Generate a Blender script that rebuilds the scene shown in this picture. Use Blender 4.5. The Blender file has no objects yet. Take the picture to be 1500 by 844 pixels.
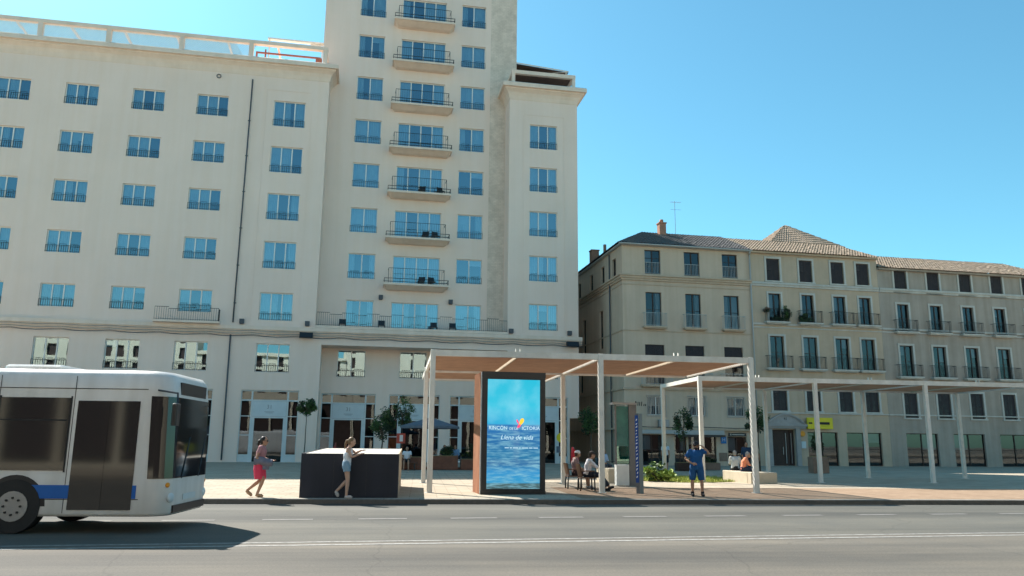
import bpy, math, random
from mathutils import Vector, Matrix, noise
random.seed(7)
R = math.radians
scene = bpy.context.scene
col = scene.collection

# ------------------------------------------------------------------ materials
def new_mat(name):
    m = bpy.data.materials.new(name); m.use_nodes = True
    nt = m.node_tree; b = nt.nodes['Principled BSDF']
    return m, nt, b

def lk(nt, a, b): nt.links.new(a, b)

def surf(name, c, rough=0.8, var=0.12, scale=3.0, c2=None, bump=0.0, bscale=40.0, metal=0.0, spec=0.3, streak=0.0, detail=6):
    m, nt, b = new_mat(name)
    b.inputs['Roughness'].default_value = rough
    b.inputs['Metallic'].default_value = metal
    b.inputs['Specular IOR Level'].default_value = spec
    tc = nt.nodes.new('ShaderNodeTexCoord')
    n = nt.nodes.new('ShaderNodeTexNoise'); n.inputs['Scale'].default_value = scale; n.inputs['Detail'].default_value = detail
    n.inputs['Roughness'].default_value = 0.65
    lk(nt, tc.outputs['Object'], n.inputs['Vector'])
    r = nt.nodes.new('ShaderNodeValToRGB')
    if c2 is None: c2 = [x * (1 - var * 2) for x in c]
    r.color_ramp.elements[0].position = 0.3; r.color_ramp.elements[1].position = 0.7
    r.color_ramp.elements[0].color = (*c2, 1); r.color_ramp.elements[1].color = (*c, 1)
    lk(nt, n.outputs['Fac'], r.inputs['Fac'])
    out = r.outputs['Color']
    if streak > 0:
        mp = nt.nodes.new('ShaderNodeMapping'); mp.inputs['Scale'].default_value = (1.3, 1.3, 0.07)
        lk(nt, tc.outputs['Object'], mp.inputs['Vector'])
        n2 = nt.nodes.new('ShaderNodeTexNoise'); n2.inputs['Scale'].default_value = 1.6; n2.inputs['Detail'].default_value = 5
        lk(nt, mp.outputs['Vector'], n2.inputs['Vector'])
        r2 = nt.nodes.new('ShaderNodeValToRGB')
        r2.color_ramp.elements[0].position = 0.35; r2.color_ramp.elements[1].position = 0.62
        k = 1 - streak
        r2.color_ramp.elements[0].color = (k, k * .985, k * .96, 1); r2.color_ramp.elements[1].color = (1, 1, 1, 1)
        lk(nt, n2.outputs['Fac'], r2.inputs['Fac'])
        mx = nt.nodes.new('ShaderNodeMixRGB'); mx.blend_type = 'MULTIPLY'; mx.inputs['Fac'].default_value = 1
        lk(nt, out, mx.inputs['Color1']); lk(nt, r2.outputs['Color'], mx.inputs['Color2'])
        out = mx.outputs['Color']
    lk(nt, out, b.inputs['Base Color'])
    if bump > 0:
        n3 = nt.nodes.new('ShaderNodeTexNoise'); n3.inputs['Scale'].default_value = bscale; n3.inputs['Detail'].default_value = 4
        lk(nt, tc.outputs['Object'], n3.inputs['Vector'])
        bp = nt.nodes.new('ShaderNodeBump'); bp.inputs['Strength'].default_value = bump; bp.inputs['Distance'].default_value = 0.03
        lk(nt, n3.outputs['Fac'], bp.inputs['Height']); lk(nt, bp.outputs['Normal'], b.inputs['Normal'])
    return m

def brick_mat(name, c1, c2, mortar, sx=2.0, w=0.5, h=0.25, rough=.85, bump=.4, vertical=True, msize=.012):
    m, nt, b = new_mat(name)
    b.inputs['Roughness'].default_value = rough; b.inputs['Specular IOR Level'].default_value = .25
    tc = nt.nodes.new('ShaderNodeTexCoord')
    src = tc.outputs['Object']
    if vertical:
        sp = nt.nodes.new('ShaderNodeSeparateXYZ'); cb = nt.nodes.new('ShaderNodeCombineXYZ')
        lk(nt, src, sp.inputs[0]); lk(nt, sp.outputs['X'], cb.inputs['X']); lk(nt, sp.outputs['Z'], cb.inputs['Y'])
        src = cb.outputs[0]
    br = nt.nodes.new('ShaderNodeTexBrick'); br.inputs['Scale'].default_value = 1
    br.inputs['Brick Width'].default_value = w; br.inputs['Row Height'].default_value = h
    br.inputs['Mortar Size'].default_value = msize; br.inputs['Mortar Smooth'].default_value = .3
    br.inputs['Color1'].default_value = (*c1, 1); br.inputs['Color2'].default_value = (*c2, 1); br.inputs['Mortar'].default_value = (*mortar, 1)
    lk(nt, src, br.inputs['Vector'])
    n = nt.nodes.new('ShaderNodeTexNoise'); n.inputs['Scale'].default_value = sx; n.inputs['Detail'].default_value = 8; n.inputs['Roughness'].default_value = .7
    lk(nt, tc.outputs['Object'], n.inputs['Vector'])
    rr = nt.nodes.new('ShaderNodeValToRGB'); rr.color_ramp.elements[0].position = .3; rr.color_ramp.elements[1].position = .72
    rr.color_ramp.elements[0].color = (.7, .68, .66, 1); rr.color_ramp.elements[1].color = (1, 1, 1, 1)
    lk(nt, n.outputs['Fac'], rr.inputs['Fac'])
    mx = nt.nodes.new('ShaderNodeMixRGB'); mx.blend_type = 'MULTIPLY'; mx.inputs['Fac'].default_value = 1
    lk(nt, br.outputs['Color'], mx.inputs['Color1']); lk(nt, rr.outputs['Color'], mx.inputs['Color2'])
    lk(nt, mx.outputs['Color'], b.inputs['Base Color'])
    bp = nt.nodes.new('ShaderNodeBump'); bp.inputs['Strength'].default_value = bump; bp.inputs['Distance'].default_value = .02
    lk(nt, mx.outputs['Color'], bp.inputs['Height']); lk(nt, bp.outputs['Normal'], b.inputs['Normal'])
    return m

def glass_mat(name, tint=(.75, .85, .88), refl=.4, gl=(.85, .93, 1.0), rough=.012):
    m, nt, b = new_mat(name); nt.nodes.remove(b)
    o = nt.nodes['Material Output']
    t = nt.nodes.new('ShaderNodeBsdfTransparent'); t.inputs['Color'].default_value = (*tint, 1)
    g = nt.nodes.new('ShaderNodeBsdfGlossy'); g.inputs['Roughness'].default_value = rough; g.inputs['Color'].default_value = (*gl, 1)
    lw = nt.nodes.new('ShaderNodeFresnel'); lw.inputs['IOR'].default_value = 1.5
    ad = nt.nodes.new('ShaderNodeMath'); ad.operation = 'MULTIPLY_ADD'
    ad.inputs[1].default_value = 1.0 - refl; ad.inputs[2].default_value = refl
    lk(nt, lw.outputs[0], ad.inputs[0])
    tc = nt.nodes.new('ShaderNodeTexCoord')
    n = nt.nodes.new('ShaderNodeTexNoise'); n.inputs['Scale'].default_value = 1.1; n.inputs['Detail'].default_value = 1
    lk(nt, tc.outputs['Object'], n.inputs['Vector'])
    bp = nt.nodes.new('ShaderNodeBump'); bp.inputs['Strength'].default_value = .10; bp.inputs['Distance'].default_value = .01
    lk(nt, n.outputs['Fac'], bp.inputs['Height']); lk(nt, bp.outputs['Normal'], g.inputs['Normal'])
    mx = nt.nodes.new('ShaderNodeMixShader')
    lk(nt, ad.outputs[0], mx.inputs[0]); lk(nt, t.outputs[0], mx.inputs[1]); lk(nt, g.outputs[0], mx.inputs[2])
    lk(nt, mx.outputs[0], o.inputs['Surface'])
    return m

M = {}
M['plaster'] = surf('hotel plaster', (.86, .695, .60), .9, .035, .22, bump=.12, bscale=6, streak=.02)
M['plaster_trim'] = surf('hotel trim', (.83, .68, .57), .85, .05, .8, bump=.1, streak=.05)
M['painted_brick'] = brick_mat('painted brick', (.86, .72, .61), (.80, .665, .56), (.72, .60, .50), 1.2, .34, .14, .9, .12)
M['house'] = surf('beige render', (.63, .485, .37), .9, .06, .5, bump=.12, bscale=5, streak=.08)
M['house_trim'] = surf('beige trim', (.60, .46, .345), .85, .1, .7, streak=.1)
M['house2'] = surf('ochre render', (.57, .44, .325), .9, .08, .5, bump=.12, bscale=5, streak=.08)
M['house3'] = surf('pale rose render', (.44, .37, .31), .9, .1, .5, bump=.1, bscale=5, streak=.14)
M['surround'] = surf('white window surround', (.58, .55, .50), .8, .08, 1.2, streak=.1)
M['roof_tile'] = surf('clay roof tile', (.40, .29, .20), .9, .1, 3.5, c2=(.23, .19, .16), bump=.3, bscale=20)
M['shaded_tile'] = surf('shade darkened roof tile', (.15, .14, .14), .9, .1, 3.5, c2=(.085, .082, .085), bump=.3, bscale=20)  # the hotel's shadow on this roof is put into the tile colour
M['cream_lit'] = surf('cream street front', (.78, .69, .54), .9, .05, .5)
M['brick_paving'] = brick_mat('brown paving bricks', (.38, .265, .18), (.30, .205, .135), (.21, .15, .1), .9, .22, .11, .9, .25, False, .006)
M['faint_paint'] = surf('almost worn off road paint', (.195,.187,.175), .85, .1, 6, c2=(.125,.12,.113))
M['white_frame'] = surf('white lacquered frame', (.82, .80, .76), .45, .04, 2)
M['store_frame'] = surf('pale store frame', (.62, .66, .66), .5, .05, 2)
M['brown_frame'] = surf('dark brown timber', (.06, .035, .028), .6, .15, 8)
M['black_iron'] = surf('black iron', (.025, .027, .03), .55, .1, 10, metal=.3)
M['glass'] = glass_mat('window glass', (.62,.80,.88), .27, (.70,.90,1.0))
M['glass_dark'] = glass_mat('old window glass', (.45, .5, .54), .02)
M['glass_store'] = glass_mat('shop glass', (.42, .48, .5), .035)
M['curtain'] = surf('sheer curtain', (.52, .58, .60), .95, .06, 2)
M['interior'] = surf('dark interior', (.03, .035, .045), .95, .2, .4)
M['shop_inside'] = surf('dim shop interior', (.05, .05, .055), .95, .35, .8)
M['shutter'] = surf('closed slat shutter', (.05, .042, .046), .7, .12, 3)
M['sign_panel'] = surf('frosted sign panel', (.58, .64, .66), .5, .04, 2)
M['grey_print'] = surf('grey lettering', (.22, .25, .27), .6, .05, 5)
M['road'] = None
M['corten'] = surf('rusty corten steel', (.36, .15, .072), .85, .1, 2.4, c2=(.23, .088, .042), bump=.2, bscale=25, streak=.2)
M['dark_clad'] = surf('dark brown steel cladding', (.028, .029, .040), .6, .12, 1.2, streak=.15, metal=.1)
M['pale_top'] = surf('pale concrete top', (.55, .52, .46), .85, .1, 2)
M['tan_side'] = surf('tan concrete side', (.50, .41, .30), .85, .1, 2)
M['black_metal'] = surf('black satin metal', (.02, .022, .026), .35, .1, 3, metal=.2, spec=.5)
M['pergola_white'] = surf('weathered white paint', (.72, .69, .63), .6, .08, 3, bump=.15, bscale=30, streak=.1)
M['slat_brown'] = surf('brown timber slats', (.46, .265, .155), .8, .1, 1.6, c2=(.34, .19, .11))
M['slat_dark'] = surf('dark timber louvres', (.17, .12, .10), .8, .1, 2)
M['stone'] = surf('sandy stone block', (.52, .44, .33), .9, .1, 2, bump=.2, bscale=15)
M['stone_brown'] = surf('brown stone planter', (.30, .2, .15), .9, .15, 2, bump=.2)
M['wood_box'] = surf('reddish timber planter', (.22, .095, .06), .75, .15, 3, bump=.2, bscale=20)
M['chair_wood'] = surf('brown seat timber', (.20, .105, .06), .6, .12, 4)
M['steel_grey'] = surf('galvanised grey steel', (.33, .33, .33), .45, .06, 3, metal=.5)
M['steel_dark'] = surf('dark grey steel', (.17, .17, .175), .45, .06, 3, metal=.4)
M['green_glass'] = glass_mat('green tinted panel', (.10, .42, .38), .10, (.7, .95, .9))
M['white_corrugated'] = surf('white corrugated panel', (.80, .79, .75), .6, .05, 3)
M['blue_print'] = surf('deep blue print', (.015, .06, .25), .5, .05, 3)
M['white_print'] = surf('white print', (.8, .8, .8), .5, .03, 3)
M['leaf_dark'] = surf('dark leaf', (.035, .065, .03), .6, .3, 6)
M['leaf_mid'] = surf('mid green leaf', (.08, .16, .045), .55, .3, 6)
M['leaf_light'] = surf('bright leaf', (.36, .50, .11), .5, .25, 8)
M['grass'] = surf('dry green grass', (.42, .44, .10), .8, .2, 1.5, c2=(.25, .33, .06))
M['soil'] = surf('dry soil', (.30, .25, .12), .95, .2, 3, bump=.4)
M['bark'] = surf('grey brown bark', (.12, .095, .07), .9, .2, 12, bump=.4)
M['canvas'] = surf('pale parasol canvas', (.13, .155, .19), .9, .06, 2)
M['red_cloth'] = surf('red cloth', (.42, .02, .03), .8, .1, 4)
M['brick_red'] = surf('red chimney brick', (.42, .22, .15), .9, .12, 6, bump=.3)
M['pipe_white'] = surf('pale drainpipe', (.45, .44, .42), .6, .05, 2)
M['pipe_dark'] = surf('dark drainpipe', (.09, .1, .115), .6, .08, 4)
M['lattice'] = surf('pale blue lattice', (.55, .66, .70), .7, .05, 3)
M['red_beam'] = surf('red brown beam', (.33, .12, .09), .7, .1, 4)
M['yellow_sign'] = surf('yellow sign', (.75, .60, .03), .5, .05, 2)
M['orange_sign'] = surf('orange sign', (.8, .32, .03), .5, .05, 2)
M['blue_sign'] = surf('blue plate', (.01, .16, .45), .4, .05, 2)
M['granite'] = brick_mat('granite kerb', (.36, .33, .29), (.31, .285, .25), (.14, .125, .11), 6, 1.0, 4.0, .9, .25, False, .012)
M['paving'] = brick_mat('sandy paving slabs', (.475, .405, .315), (.405, .345, .265), (.24, .2, .15), .7, .8, .4, .9, .2, False, .014)
M['ground'] = surf('far ground', (.28, .25, .2), .95, .1, .05)
M['paint'] = None

def road_mat():
    m, nt, b = new_mat('worn asphalt')
    b.inputs['Roughness'].default_value = .85; b.inputs['Specular IOR Level'].default_value = .35
    tc = nt.nodes.new('ShaderNodeTexCoord')
    mp = nt.nodes.new('ShaderNodeMapping'); mp.inputs['Scale'].default_value = (.035, .42, 1)
    lk(nt, tc.outputs['Object'], mp.inputs['Vector'])
    n = nt.nodes.new('ShaderNodeTexNoise'); n.inputs['Scale'].default_value = 1.0; n.inputs['Detail'].default_value = 5; n.inputs['Roughness'].default_value = .6
    lk(nt, mp.outputs[0], n.inputs['Vector'])
    r = nt.nodes.new('ShaderNodeValToRGB')
    r.color_ramp.elements[0].position = .33; r.color_ramp.elements[1].position = .68
    r.color_ramp.elements[0].color = (.070, .067, .063, 1); r.color_ramp.elements[1].color = (.185, .170, .148, 1)
    lk(nt, n.outputs['Fac'], r.inputs['Fac'])
    n2 = nt.nodes.new('ShaderNodeTexNoise'); n2.inputs['Scale'].default_value = 28; n2.inputs['Detail'].default_value = 6; n2.inputs['Roughness'].default_value = .8
    lk(nt, tc.outputs['Object'], n2.inputs['Vector'])
    r2 = nt.nodes.new('ShaderNodeValToRGB'); r2.color_ramp.elements[0].position = .3; r2.color_ramp.elements[1].position = .7
    r2.color_ramp.elements[0].color = (.6, .6, .6, 1); r2.color_ramp.elements[1].color = (1.2, 1.2, 1.2, 1)
    lk(nt, n2.outputs['Fac'], r2.inputs['Fac'])
    mx = nt.nodes.new('ShaderNodeMixRGB'); mx.blend_type = 'MULTIPLY'; mx.inputs['Fac'].default_value = 1
    lk(nt, r.outputs[0], mx.inputs[1]); lk(nt, r2.outputs[0], mx.inputs[2])
    # broad blotches
    n3 = nt.nodes.new('ShaderNodeTexNoise'); n3.inputs['Scale'].default_value = .45; n3.inputs['Detail'].default_value = 7; n3.inputs['Roughness'].default_value = .7
    lk(nt, tc.outputs['Object'], n3.inputs['Vector'])
    r3 = nt.nodes.new('ShaderNodeValToRGB'); r3.color_ramp.elements[0].position = .3; r3.color_ramp.elements[1].position = .75
    r3.color_ramp.elements[0].color = (.8, .82, .84, 1); r3.color_ramp.elements[1].color = (1.08, 1.05, 1.0, 1)
    lk(nt, n3.outputs['Fac'], r3.inputs['Fac'])
    mx2 = nt.nodes.new('ShaderNodeMixRGB'); mx2.blend_type = 'MULTIPLY'; mx2.inputs['Fac'].default_value = 1
    lk(nt, mx.outputs[0], mx2.inputs[1]); lk(nt, r3.outputs[0], mx2.inputs[2])
    # cracks
    v = nt.nodes.new('ShaderNodeTexVoronoi'); v.feature = 'DISTANCE_TO_EDGE'; v.inputs['Scale'].default_value = .22
    nn = nt.nodes.new('ShaderNodeTexNoise'); nn.inputs['Scale'].default_value = 1.5; nn.inputs['Detail'].default_value = 4
    lk(nt, tc.outputs['Object'], nn.inputs['Vector'])
    mv = nt.nodes.new('ShaderNodeMixRGB'); mv.inputs['Fac'].default_value = .25
    lk(nt, tc.outputs['Object'], mv.inputs[1]); lk(nt, nn.outputs['Color'], mv.inputs[2]); lk(nt, mv.outputs[0], v.inputs['Vector'])
    r4 = nt.nodes.new('ShaderNodeValToRGB'); r4.color_ramp.elements[0].position = .0; r4.color_ramp.elements[1].position = .004
    r4.color_ramp.elements[0].color = (.80, .80, .80, 1); r4.color_ramp.elements[1].color = (1, 1, 1, 1)
    lk(nt, v.outputs['Distance'], r4.inputs['Fac'])
    mx3 = nt.nodes.new('ShaderNodeMixRGB'); mx3.blend_type = 'MULTIPLY'; mx3.inputs['Fac'].default_value = 1
    lk(nt, mx2.outputs[0], mx3.inputs[1]); lk(nt, r4.outputs[0], mx3.inputs[2])
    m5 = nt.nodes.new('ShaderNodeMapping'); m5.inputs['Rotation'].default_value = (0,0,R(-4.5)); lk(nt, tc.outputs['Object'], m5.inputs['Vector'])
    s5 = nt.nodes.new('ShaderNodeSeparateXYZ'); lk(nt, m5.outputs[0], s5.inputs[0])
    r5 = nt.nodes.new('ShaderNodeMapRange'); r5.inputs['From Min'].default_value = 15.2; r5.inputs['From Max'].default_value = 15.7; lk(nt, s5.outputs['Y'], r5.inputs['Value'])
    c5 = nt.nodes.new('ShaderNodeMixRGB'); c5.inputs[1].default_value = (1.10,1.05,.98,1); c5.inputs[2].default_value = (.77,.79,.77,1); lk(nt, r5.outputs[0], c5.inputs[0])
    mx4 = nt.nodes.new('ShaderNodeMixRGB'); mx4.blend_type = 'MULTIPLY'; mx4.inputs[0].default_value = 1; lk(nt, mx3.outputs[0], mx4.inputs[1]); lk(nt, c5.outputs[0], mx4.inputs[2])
    lk(nt, mx4.outputs[0], b.inputs['Base Color'])
    bp = nt.nodes.new('ShaderNodeBump'); bp.inputs['Strength'].default_value = .35; bp.inputs['Distance'].default_value = .01
    lk(nt, n2.outputs['Fac'], bp.inputs['Height']); lk(nt, bp.outputs[0], b.inputs['Normal'])
    return m
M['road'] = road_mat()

def paint_mat():
    m, nt, b = new_mat('worn road paint')
    b.inputs['Roughness'].default_value = .8
    tc = nt.nodes.new('ShaderNodeTexCoord')
    n = nt.nodes.new('ShaderNodeTexNoise'); n.inputs['Scale'].default_value = 9; n.inputs['Detail'].default_value = 8; n.inputs['Roughness'].default_value = .75
    lk(nt, tc.outputs['Object'], n.inputs['Vector'])
    r = nt.nodes.new('ShaderNodeValToRGB'); r.color_ramp.elements[0].position = .36; r.color_ramp.elements[1].position = .6
    r.color_ramp.elements[0].color = (.16, .15, .14, 1); r.color_ramp.elements[1].color = (.34, .33, .31, 1)
    lk(nt, n.outputs['Fac'], r.inputs['Fac']); lk(nt, r.outputs[0], b.inputs['Base Color'])
    return m
M['paint'] = paint_mat()

def screen_mat(z0, z1):
    m, nt, b = new_mat('seaside advert display')
    tc = nt.nodes.new('ShaderNodeTexCoord')
    sp = nt.nodes.new('ShaderNodeSeparateXYZ'); lk(nt, tc.outputs['Object'], sp.inputs[0])
    mr = nt.nodes.new('ShaderNodeMapRange'); mr.inputs['From Min'].default_value = z0; mr.inputs['From Max'].default_value = z1
    lk(nt, sp.outputs['Z'], mr.inputs['Value'])
    mp = nt.nodes.new('ShaderNodeMapping'); mp.inputs['Scale'].default_value = (1.3, 1, 9)
    lk(nt, tc.outputs['Object'], mp.inputs['Vector'])
    n = nt.nodes.new('ShaderNodeTexNoise'); n.inputs['Scale'].default_value = 1.6; n.inputs['Detail'].default_value = 7; n.inputs['Roughness'].default_value = .62
    lk(nt, mp.outputs[0], n.inputs['Vector'])
    r = nt.nodes.new('ShaderNodeValToRGB'); cr = r.color_ramp
    pts = [(0, (.05, .10, .11)), (.045, (.06, .12, .13)), (.055, (.03, .30, .55)), (.15, (.03, .27, .55)), (.22, (.012, .14, .33)), (.30, (.02, .18, .36)),
           (.42, (.02, .15, .36)), (.575, (.02, .16, .42)), (.588, (.035, .40, .66)), (.75, (.04, .52, .70)), (1, (.02, .48, .66))]
    cr.elements[0].position = 0; cr.elements[0].color = (*pts[0][1], 1)
    cr.elements[1].position = 1; cr.elements[1].color = (*pts[-1][1], 1)
    for p, c in pts[1:-1]:
        e = cr.elements.new(p); e.color = (*c, 1)
    lk(nt, mr.outputs[0], r.inputs['Fac'])
    # waves under the horizon
    rw = nt.nodes.new('ShaderNodeValToRGB'); rw.color_ramp.elements[0].position = .44; rw.color_ramp.elements[1].position = .66
    rw.color_ramp.elements[0].color = (0, 0, 0, 1); rw.color_ramp.elements[1].color = (1, 1, 1, 1)
    lk(nt, n.outputs['Fac'], rw.inputs['Fac'])
    sea = nt.nodes.new('ShaderNodeMath'); sea.operation = 'LESS_THAN'; sea.inputs[1].default_value = .58; lk(nt, mr.outputs[0], sea.inputs[0])
    mul = nt.nodes.new('ShaderNodeMath'); mul.operation = 'MULTIPLY'; lk(nt, rw.outputs[0], mul.inputs[0]); lk(nt, sea.outputs[0], mul.inputs[1])
    mul2 = nt.nodes.new('ShaderNodeMath'); mul2.operation = 'MULTIPLY'; mul2.inputs[1].default_value = .8; lk(nt, mul.outputs[0], mul2.inputs[0])
    mx = nt.nodes.new('ShaderNodeMixRGB'); lk(nt, mul2.outputs[0], mx.inputs[0]); lk(nt, r.outputs[0], mx.inputs[1]); mx.inputs[2].default_value = (.22, .5, .62, 1)
    # cloud softness above
    sky = nt.nodes.new('ShaderNodeTexNoise'); sky.inputs['Scale'].default_value = 1.3; sky.inputs['Detail'].default_value = 4
    lk(nt, tc.outputs['Object'], sky.inputs['Vector'])
    inv = nt.nodes.new('ShaderNodeMath'); inv.operation = 'SUBTRACT'; inv.inputs[0].default_value = 1; lk(nt, sea.outputs[0], inv.inputs[1])
    rs = nt.nodes.new('ShaderNodeValToRGB'); rs.color_ramp.elements[0].position = .4; rs.color_ramp.elements[1].position = .75; lk(nt, sky.outputs['Fac'], rs.inputs['Fac'])
    ms = nt.nodes.new('ShaderNodeMath'); ms.operation = 'MULTIPLY'; lk(nt, rs.outputs[0], ms.inputs[0]); lk(nt, inv.outputs[0], ms.inputs[1])
    ms2 = nt.nodes.new('ShaderNodeMath'); ms2.operation = 'MULTIPLY'; ms2.inputs[1].default_value = .5; lk(nt, ms.outputs[0], ms2.inputs[0])
    mx2 = nt.nodes.new('ShaderNodeMixRGB'); lk(nt, ms2.outputs[0], mx2.inputs[0]); lk(nt, mx.outputs[0], mx2.inputs[1]); mx2.inputs[2].default_value = (.32, .72, .86, 1)
    b.inputs['Base Color'].default_value = (.01, .012, .015, 1); b.inputs['Roughness'].default_value = .04
    b.inputs['IOR'].default_value = 1.5; b.inputs['Specular IOR Level'].default_value = .35
    lk(nt, mx2.outputs[0], b.inputs['Emission Color']); b.inputs['Emission Strength'].default_value = SCREEN_EMIT
    return m
SCREEN_EMIT = .50

def flat_mat(name, c, rough=.6):
    return surf(name, c, rough, .06, 6)

# ------------------------------------------------------------------ mesh builder
class MB:
    def __init__(self): self.v = []; self.f = []; self.m = []; self.sm = []
    def quad(self, a, b, c, d, mi=0):
        i = len(self.v); self.v += [tuple(a), tuple(b), tuple(c), tuple(d)]; self.f.append((i, i+1, i+2, i+3)); self.m.append(mi); self.sm.append(False)
    def poly(self, pts, mi=0):
        i = len(self.v); self.v += [tuple(p) for p in pts]; self.f.append(tuple(range(i, i+len(pts)))); self.m.append(mi); self.sm.append(False)
    def box(self, x0, x1, y0, y1, z0, z1, mi=0):
        i = len(self.v)
        self.v += [(x0,y0,z0),(x1,y0,z0),(x1,y1,z0),(x0,y1,z0),(x0,y0,z1),(x1,y0,z1),(x1,y1,z1),(x0,y1,z1)]
        for q in ((3,2,1,0),(4,5,6,7),(0,1,5,4),(1,2,6,5),(2,3,7,6),(3,0,4,7)):
            self.f.append(tuple(i+k for k in q)); self.m.append(mi); self.sm.append(False)
    def cbox(self, x0, x1, y0, y1, z0, z1, b=.01, mi=0):
        # box with chamfered vertical edges and top
        def ring(z, k): return [(x0+b+k,y0+k,z),(x1-b-k,y0+k,z),(x1-k,y0+b+k,z),(x1-k,y1-b-k,z),(x1-b-k,y1-k,z),(x0+b+k,y1-k,z),(x0+k,y1-b-k,z),(x0+k,y0+b+k,z)]
        rs = [ring(z0,0), ring(z1-b,0), ring(z1,b)]
        i = len(self.v)
        for r in rs: self.v += r
        for k in range(2):
            for j in range(8):
                self.f.append((i+8*k+j, i+8*k+(j+1)%8, i+8*k+8+(j+1)%8, i+8*k+8+j)); self.m.append(mi); self.sm.append(False)
        self.f.append(tuple(i+16+j for j in range(8))); self.m.append(mi); self.sm.append(False)
        self.f.append(tuple(i+7-j for j in range(8))); self.m.append(mi); self.sm.append(False)
    def tube(self, pts, rad, n=8, mi=0, cap=True, flat=None):
        pts = [Vector(p) for p in pts]
        if not isinstance(rad, (list, tuple)): rad = [rad]*len(pts)
        base = len(self.v); prev = None
        for k, p in enumerate(pts):
            d = (pts[min(k+1, len(pts)-1)] - pts[max(k-1, 0)])
            if d.length < 1e-9: d = Vector((0,0,1))
            d.normalize()
            if prev is None:
                ref = Vector((0,0,1)) if abs(d.z) < .9 else Vector((1,0,0))
                s = d.cross(ref).normalized()
            else:
                s = (prev - d*prev.dot(d)).normalized()
            prev = s; t = d.cross(s)
            for j in range(n):
                a = 2*math.pi*j/n
                self.v.append(tuple(p + (s*math.cos(a) + t*math.sin(a))*rad[k]))
        for k in range(len(pts)-1):
            for j in range(n):
                self.f.append((base+k*n+j, base+k*n+(j+1)%n, base+(k+1)*n+(j+1)%n, base+(k+1)*n+j)); self.m.append(mi); self.sm.append(n > 6)
        if cap:
            self.f.append(tuple(base+n-1-j for j in range(n))); self.m.append(mi); self.sm.append(False)
            e = base+(len(pts)-1)*n
            self.f.append(tuple(e+j for j in range(n))); self.m.append(mi); self.sm.append(False)
    def loft(self, rings, mi=0, cap=True):
        n = len(rings[0]); base = len(self.v)
        for r in rings: self.v += [tuple(p) for p in r]
        for k in range(len(rings)-1):
            for j in range(n):
                self.f.append((base+k*n+j, base+k*n+(j+1)%n, base+(k+1)*n+(j+1)%n, base+(k+1)*n+j)); self.m.append(mi); self.sm.append(True)
        if cap:
            self.f.append(tuple(base+n-1-j for j in range(n))); self.m.append(mi); self.sm.append(False)
            e = base+(len(rings)-1)*n
            self.f.append(tuple(e+j for j in range(n))); self.m.append(mi); self.sm.append(False)
    def ell(self, c, r, n=12, m=8, rot=None, mi=0):
        c = Vector(c); base = len(self.v); ro = rot or Matrix.Identity(3)
        for i in range(1, m):
            th = math.pi*i/m
            for j in range(n):
                a = 2*math.pi*j/n
                p = Vector((r[0]*math.sin(th)*math.cos(a), r[1]*math.sin(th)*math.sin(a), -r[2]*math.cos(th)))
                self.v.append(tuple(c + ro @ p))
        b0 = len(self.v); self.v.append(tuple(c + ro @ Vector((0,0,-r[2])))); self.v.append(tuple(c + ro @ Vector((0,0,r[2]))))
        for i in range(m-2):
            for j in range(n):
                self.f.append((base+i*n+j, base+i*n+(j+1)%n, base+(i+1)*n+(j+1)%n, base+(i+1)*n+j)); self.m.append(mi); self.sm.append(True)
        for j in range(n):
            self.f.append((b0, base+(j+1)%n, base+j)); self.m.append(mi); self.sm.append(True)
            e = base+(m-2)*n
            self.f.append((b0+1, e+j, e+(j+1)%n)); self.m.append(mi); self.sm.append(True)
    def wall(self, P, a0, a1, z0, z1, ops, depth=.2, mi=0, rmi=None):
        # P(a, d, z) -> point ; ops (a0,a1,z0,z1); d = depth into the wall
        if rmi is None: rmi = mi
        aa = sorted({a0, a1} | {o[0] for o in ops if a0 < o[0] < a1} | {o[1] for o in ops if a0 < o[1] < a1})
        for i in range(len(aa)-1):
            l, r = aa[i], aa[i+1]; mid = (l+r)/2
            sp = sorted([(o[2], o[3]) for o in ops if o[0] < mid < o[1]])
            z = z0
            for (s, e) in sp:
                if s > z: self.quad(P(l,0,z), P(r,0,z), P(r,0,s), P(l,0,s), mi)
                z = max(z, e)
            if z < z1: self.quad(P(l,0,z), P(r,0,z), P(r,0,z1), P(l,0,z1), mi)
        for (l, r, s, e) in ops:
            D = depth
            self.quad(P(l,0,s), P(l,0,e), P(l,D,e), P(l,D,s), rmi)
            self.quad(P(r,0,e), P(r,0,s), P(r,D,s), P(r,D,e), rmi)
            self.quad(P(l,0,e), P(r,0,e), P(r,D,e), P(l,D,e), rmi)
            self.quad(P(r,0,s), P(l,0,s), P(l,D,s), P(r,D,s), rmi)
    def mesh(self, name, mats):
        me = bpy.data.meshes.new(name); me.from_pydata(self.v, [], self.f)
        for m in (mats if isinstance(mats, (list, tuple)) else [mats]): me.materials.append(m)
        me.polygons.foreach_set('material_index', self.m); me.polygons.foreach_set('use_smooth', self.sm)
        me.update(); return me
    def build(self, name, mats, parent=None, loc=None, rz=0):
        return link(name, self.mesh(name, mats), parent, loc, rz)

def link(name, me, parent=None, loc=None, rz=0):
    o = bpy.data.objects.new(name, me); col.objects.link(o)
    if parent: o.parent = parent
    if loc: o.location = loc
    if rz: o.rotation_euler = (0, 0, rz)
    return o

def tag(o, label, cat, group=None):
    o['label'] = label; o['category'] = cat
    if group: o['group'] = group
    return o
def thing(name, label, cat, loc=(0,0,0), rz=0, group=None):
    o = link(name, None, None, loc, rz); o.empty_display_size = .3
    return tag(o, label, cat, group)
def struct(name, mb, m):
    o = mb.build(name, m); o['kind'] = 'structure'; return o
def copy_tree(o, parent=None):
    c = o.copy(); col.objects.link(c)
    if parent: c.parent = parent
    for ch in list(o.children): copy_tree(ch, c)
    return c

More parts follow.
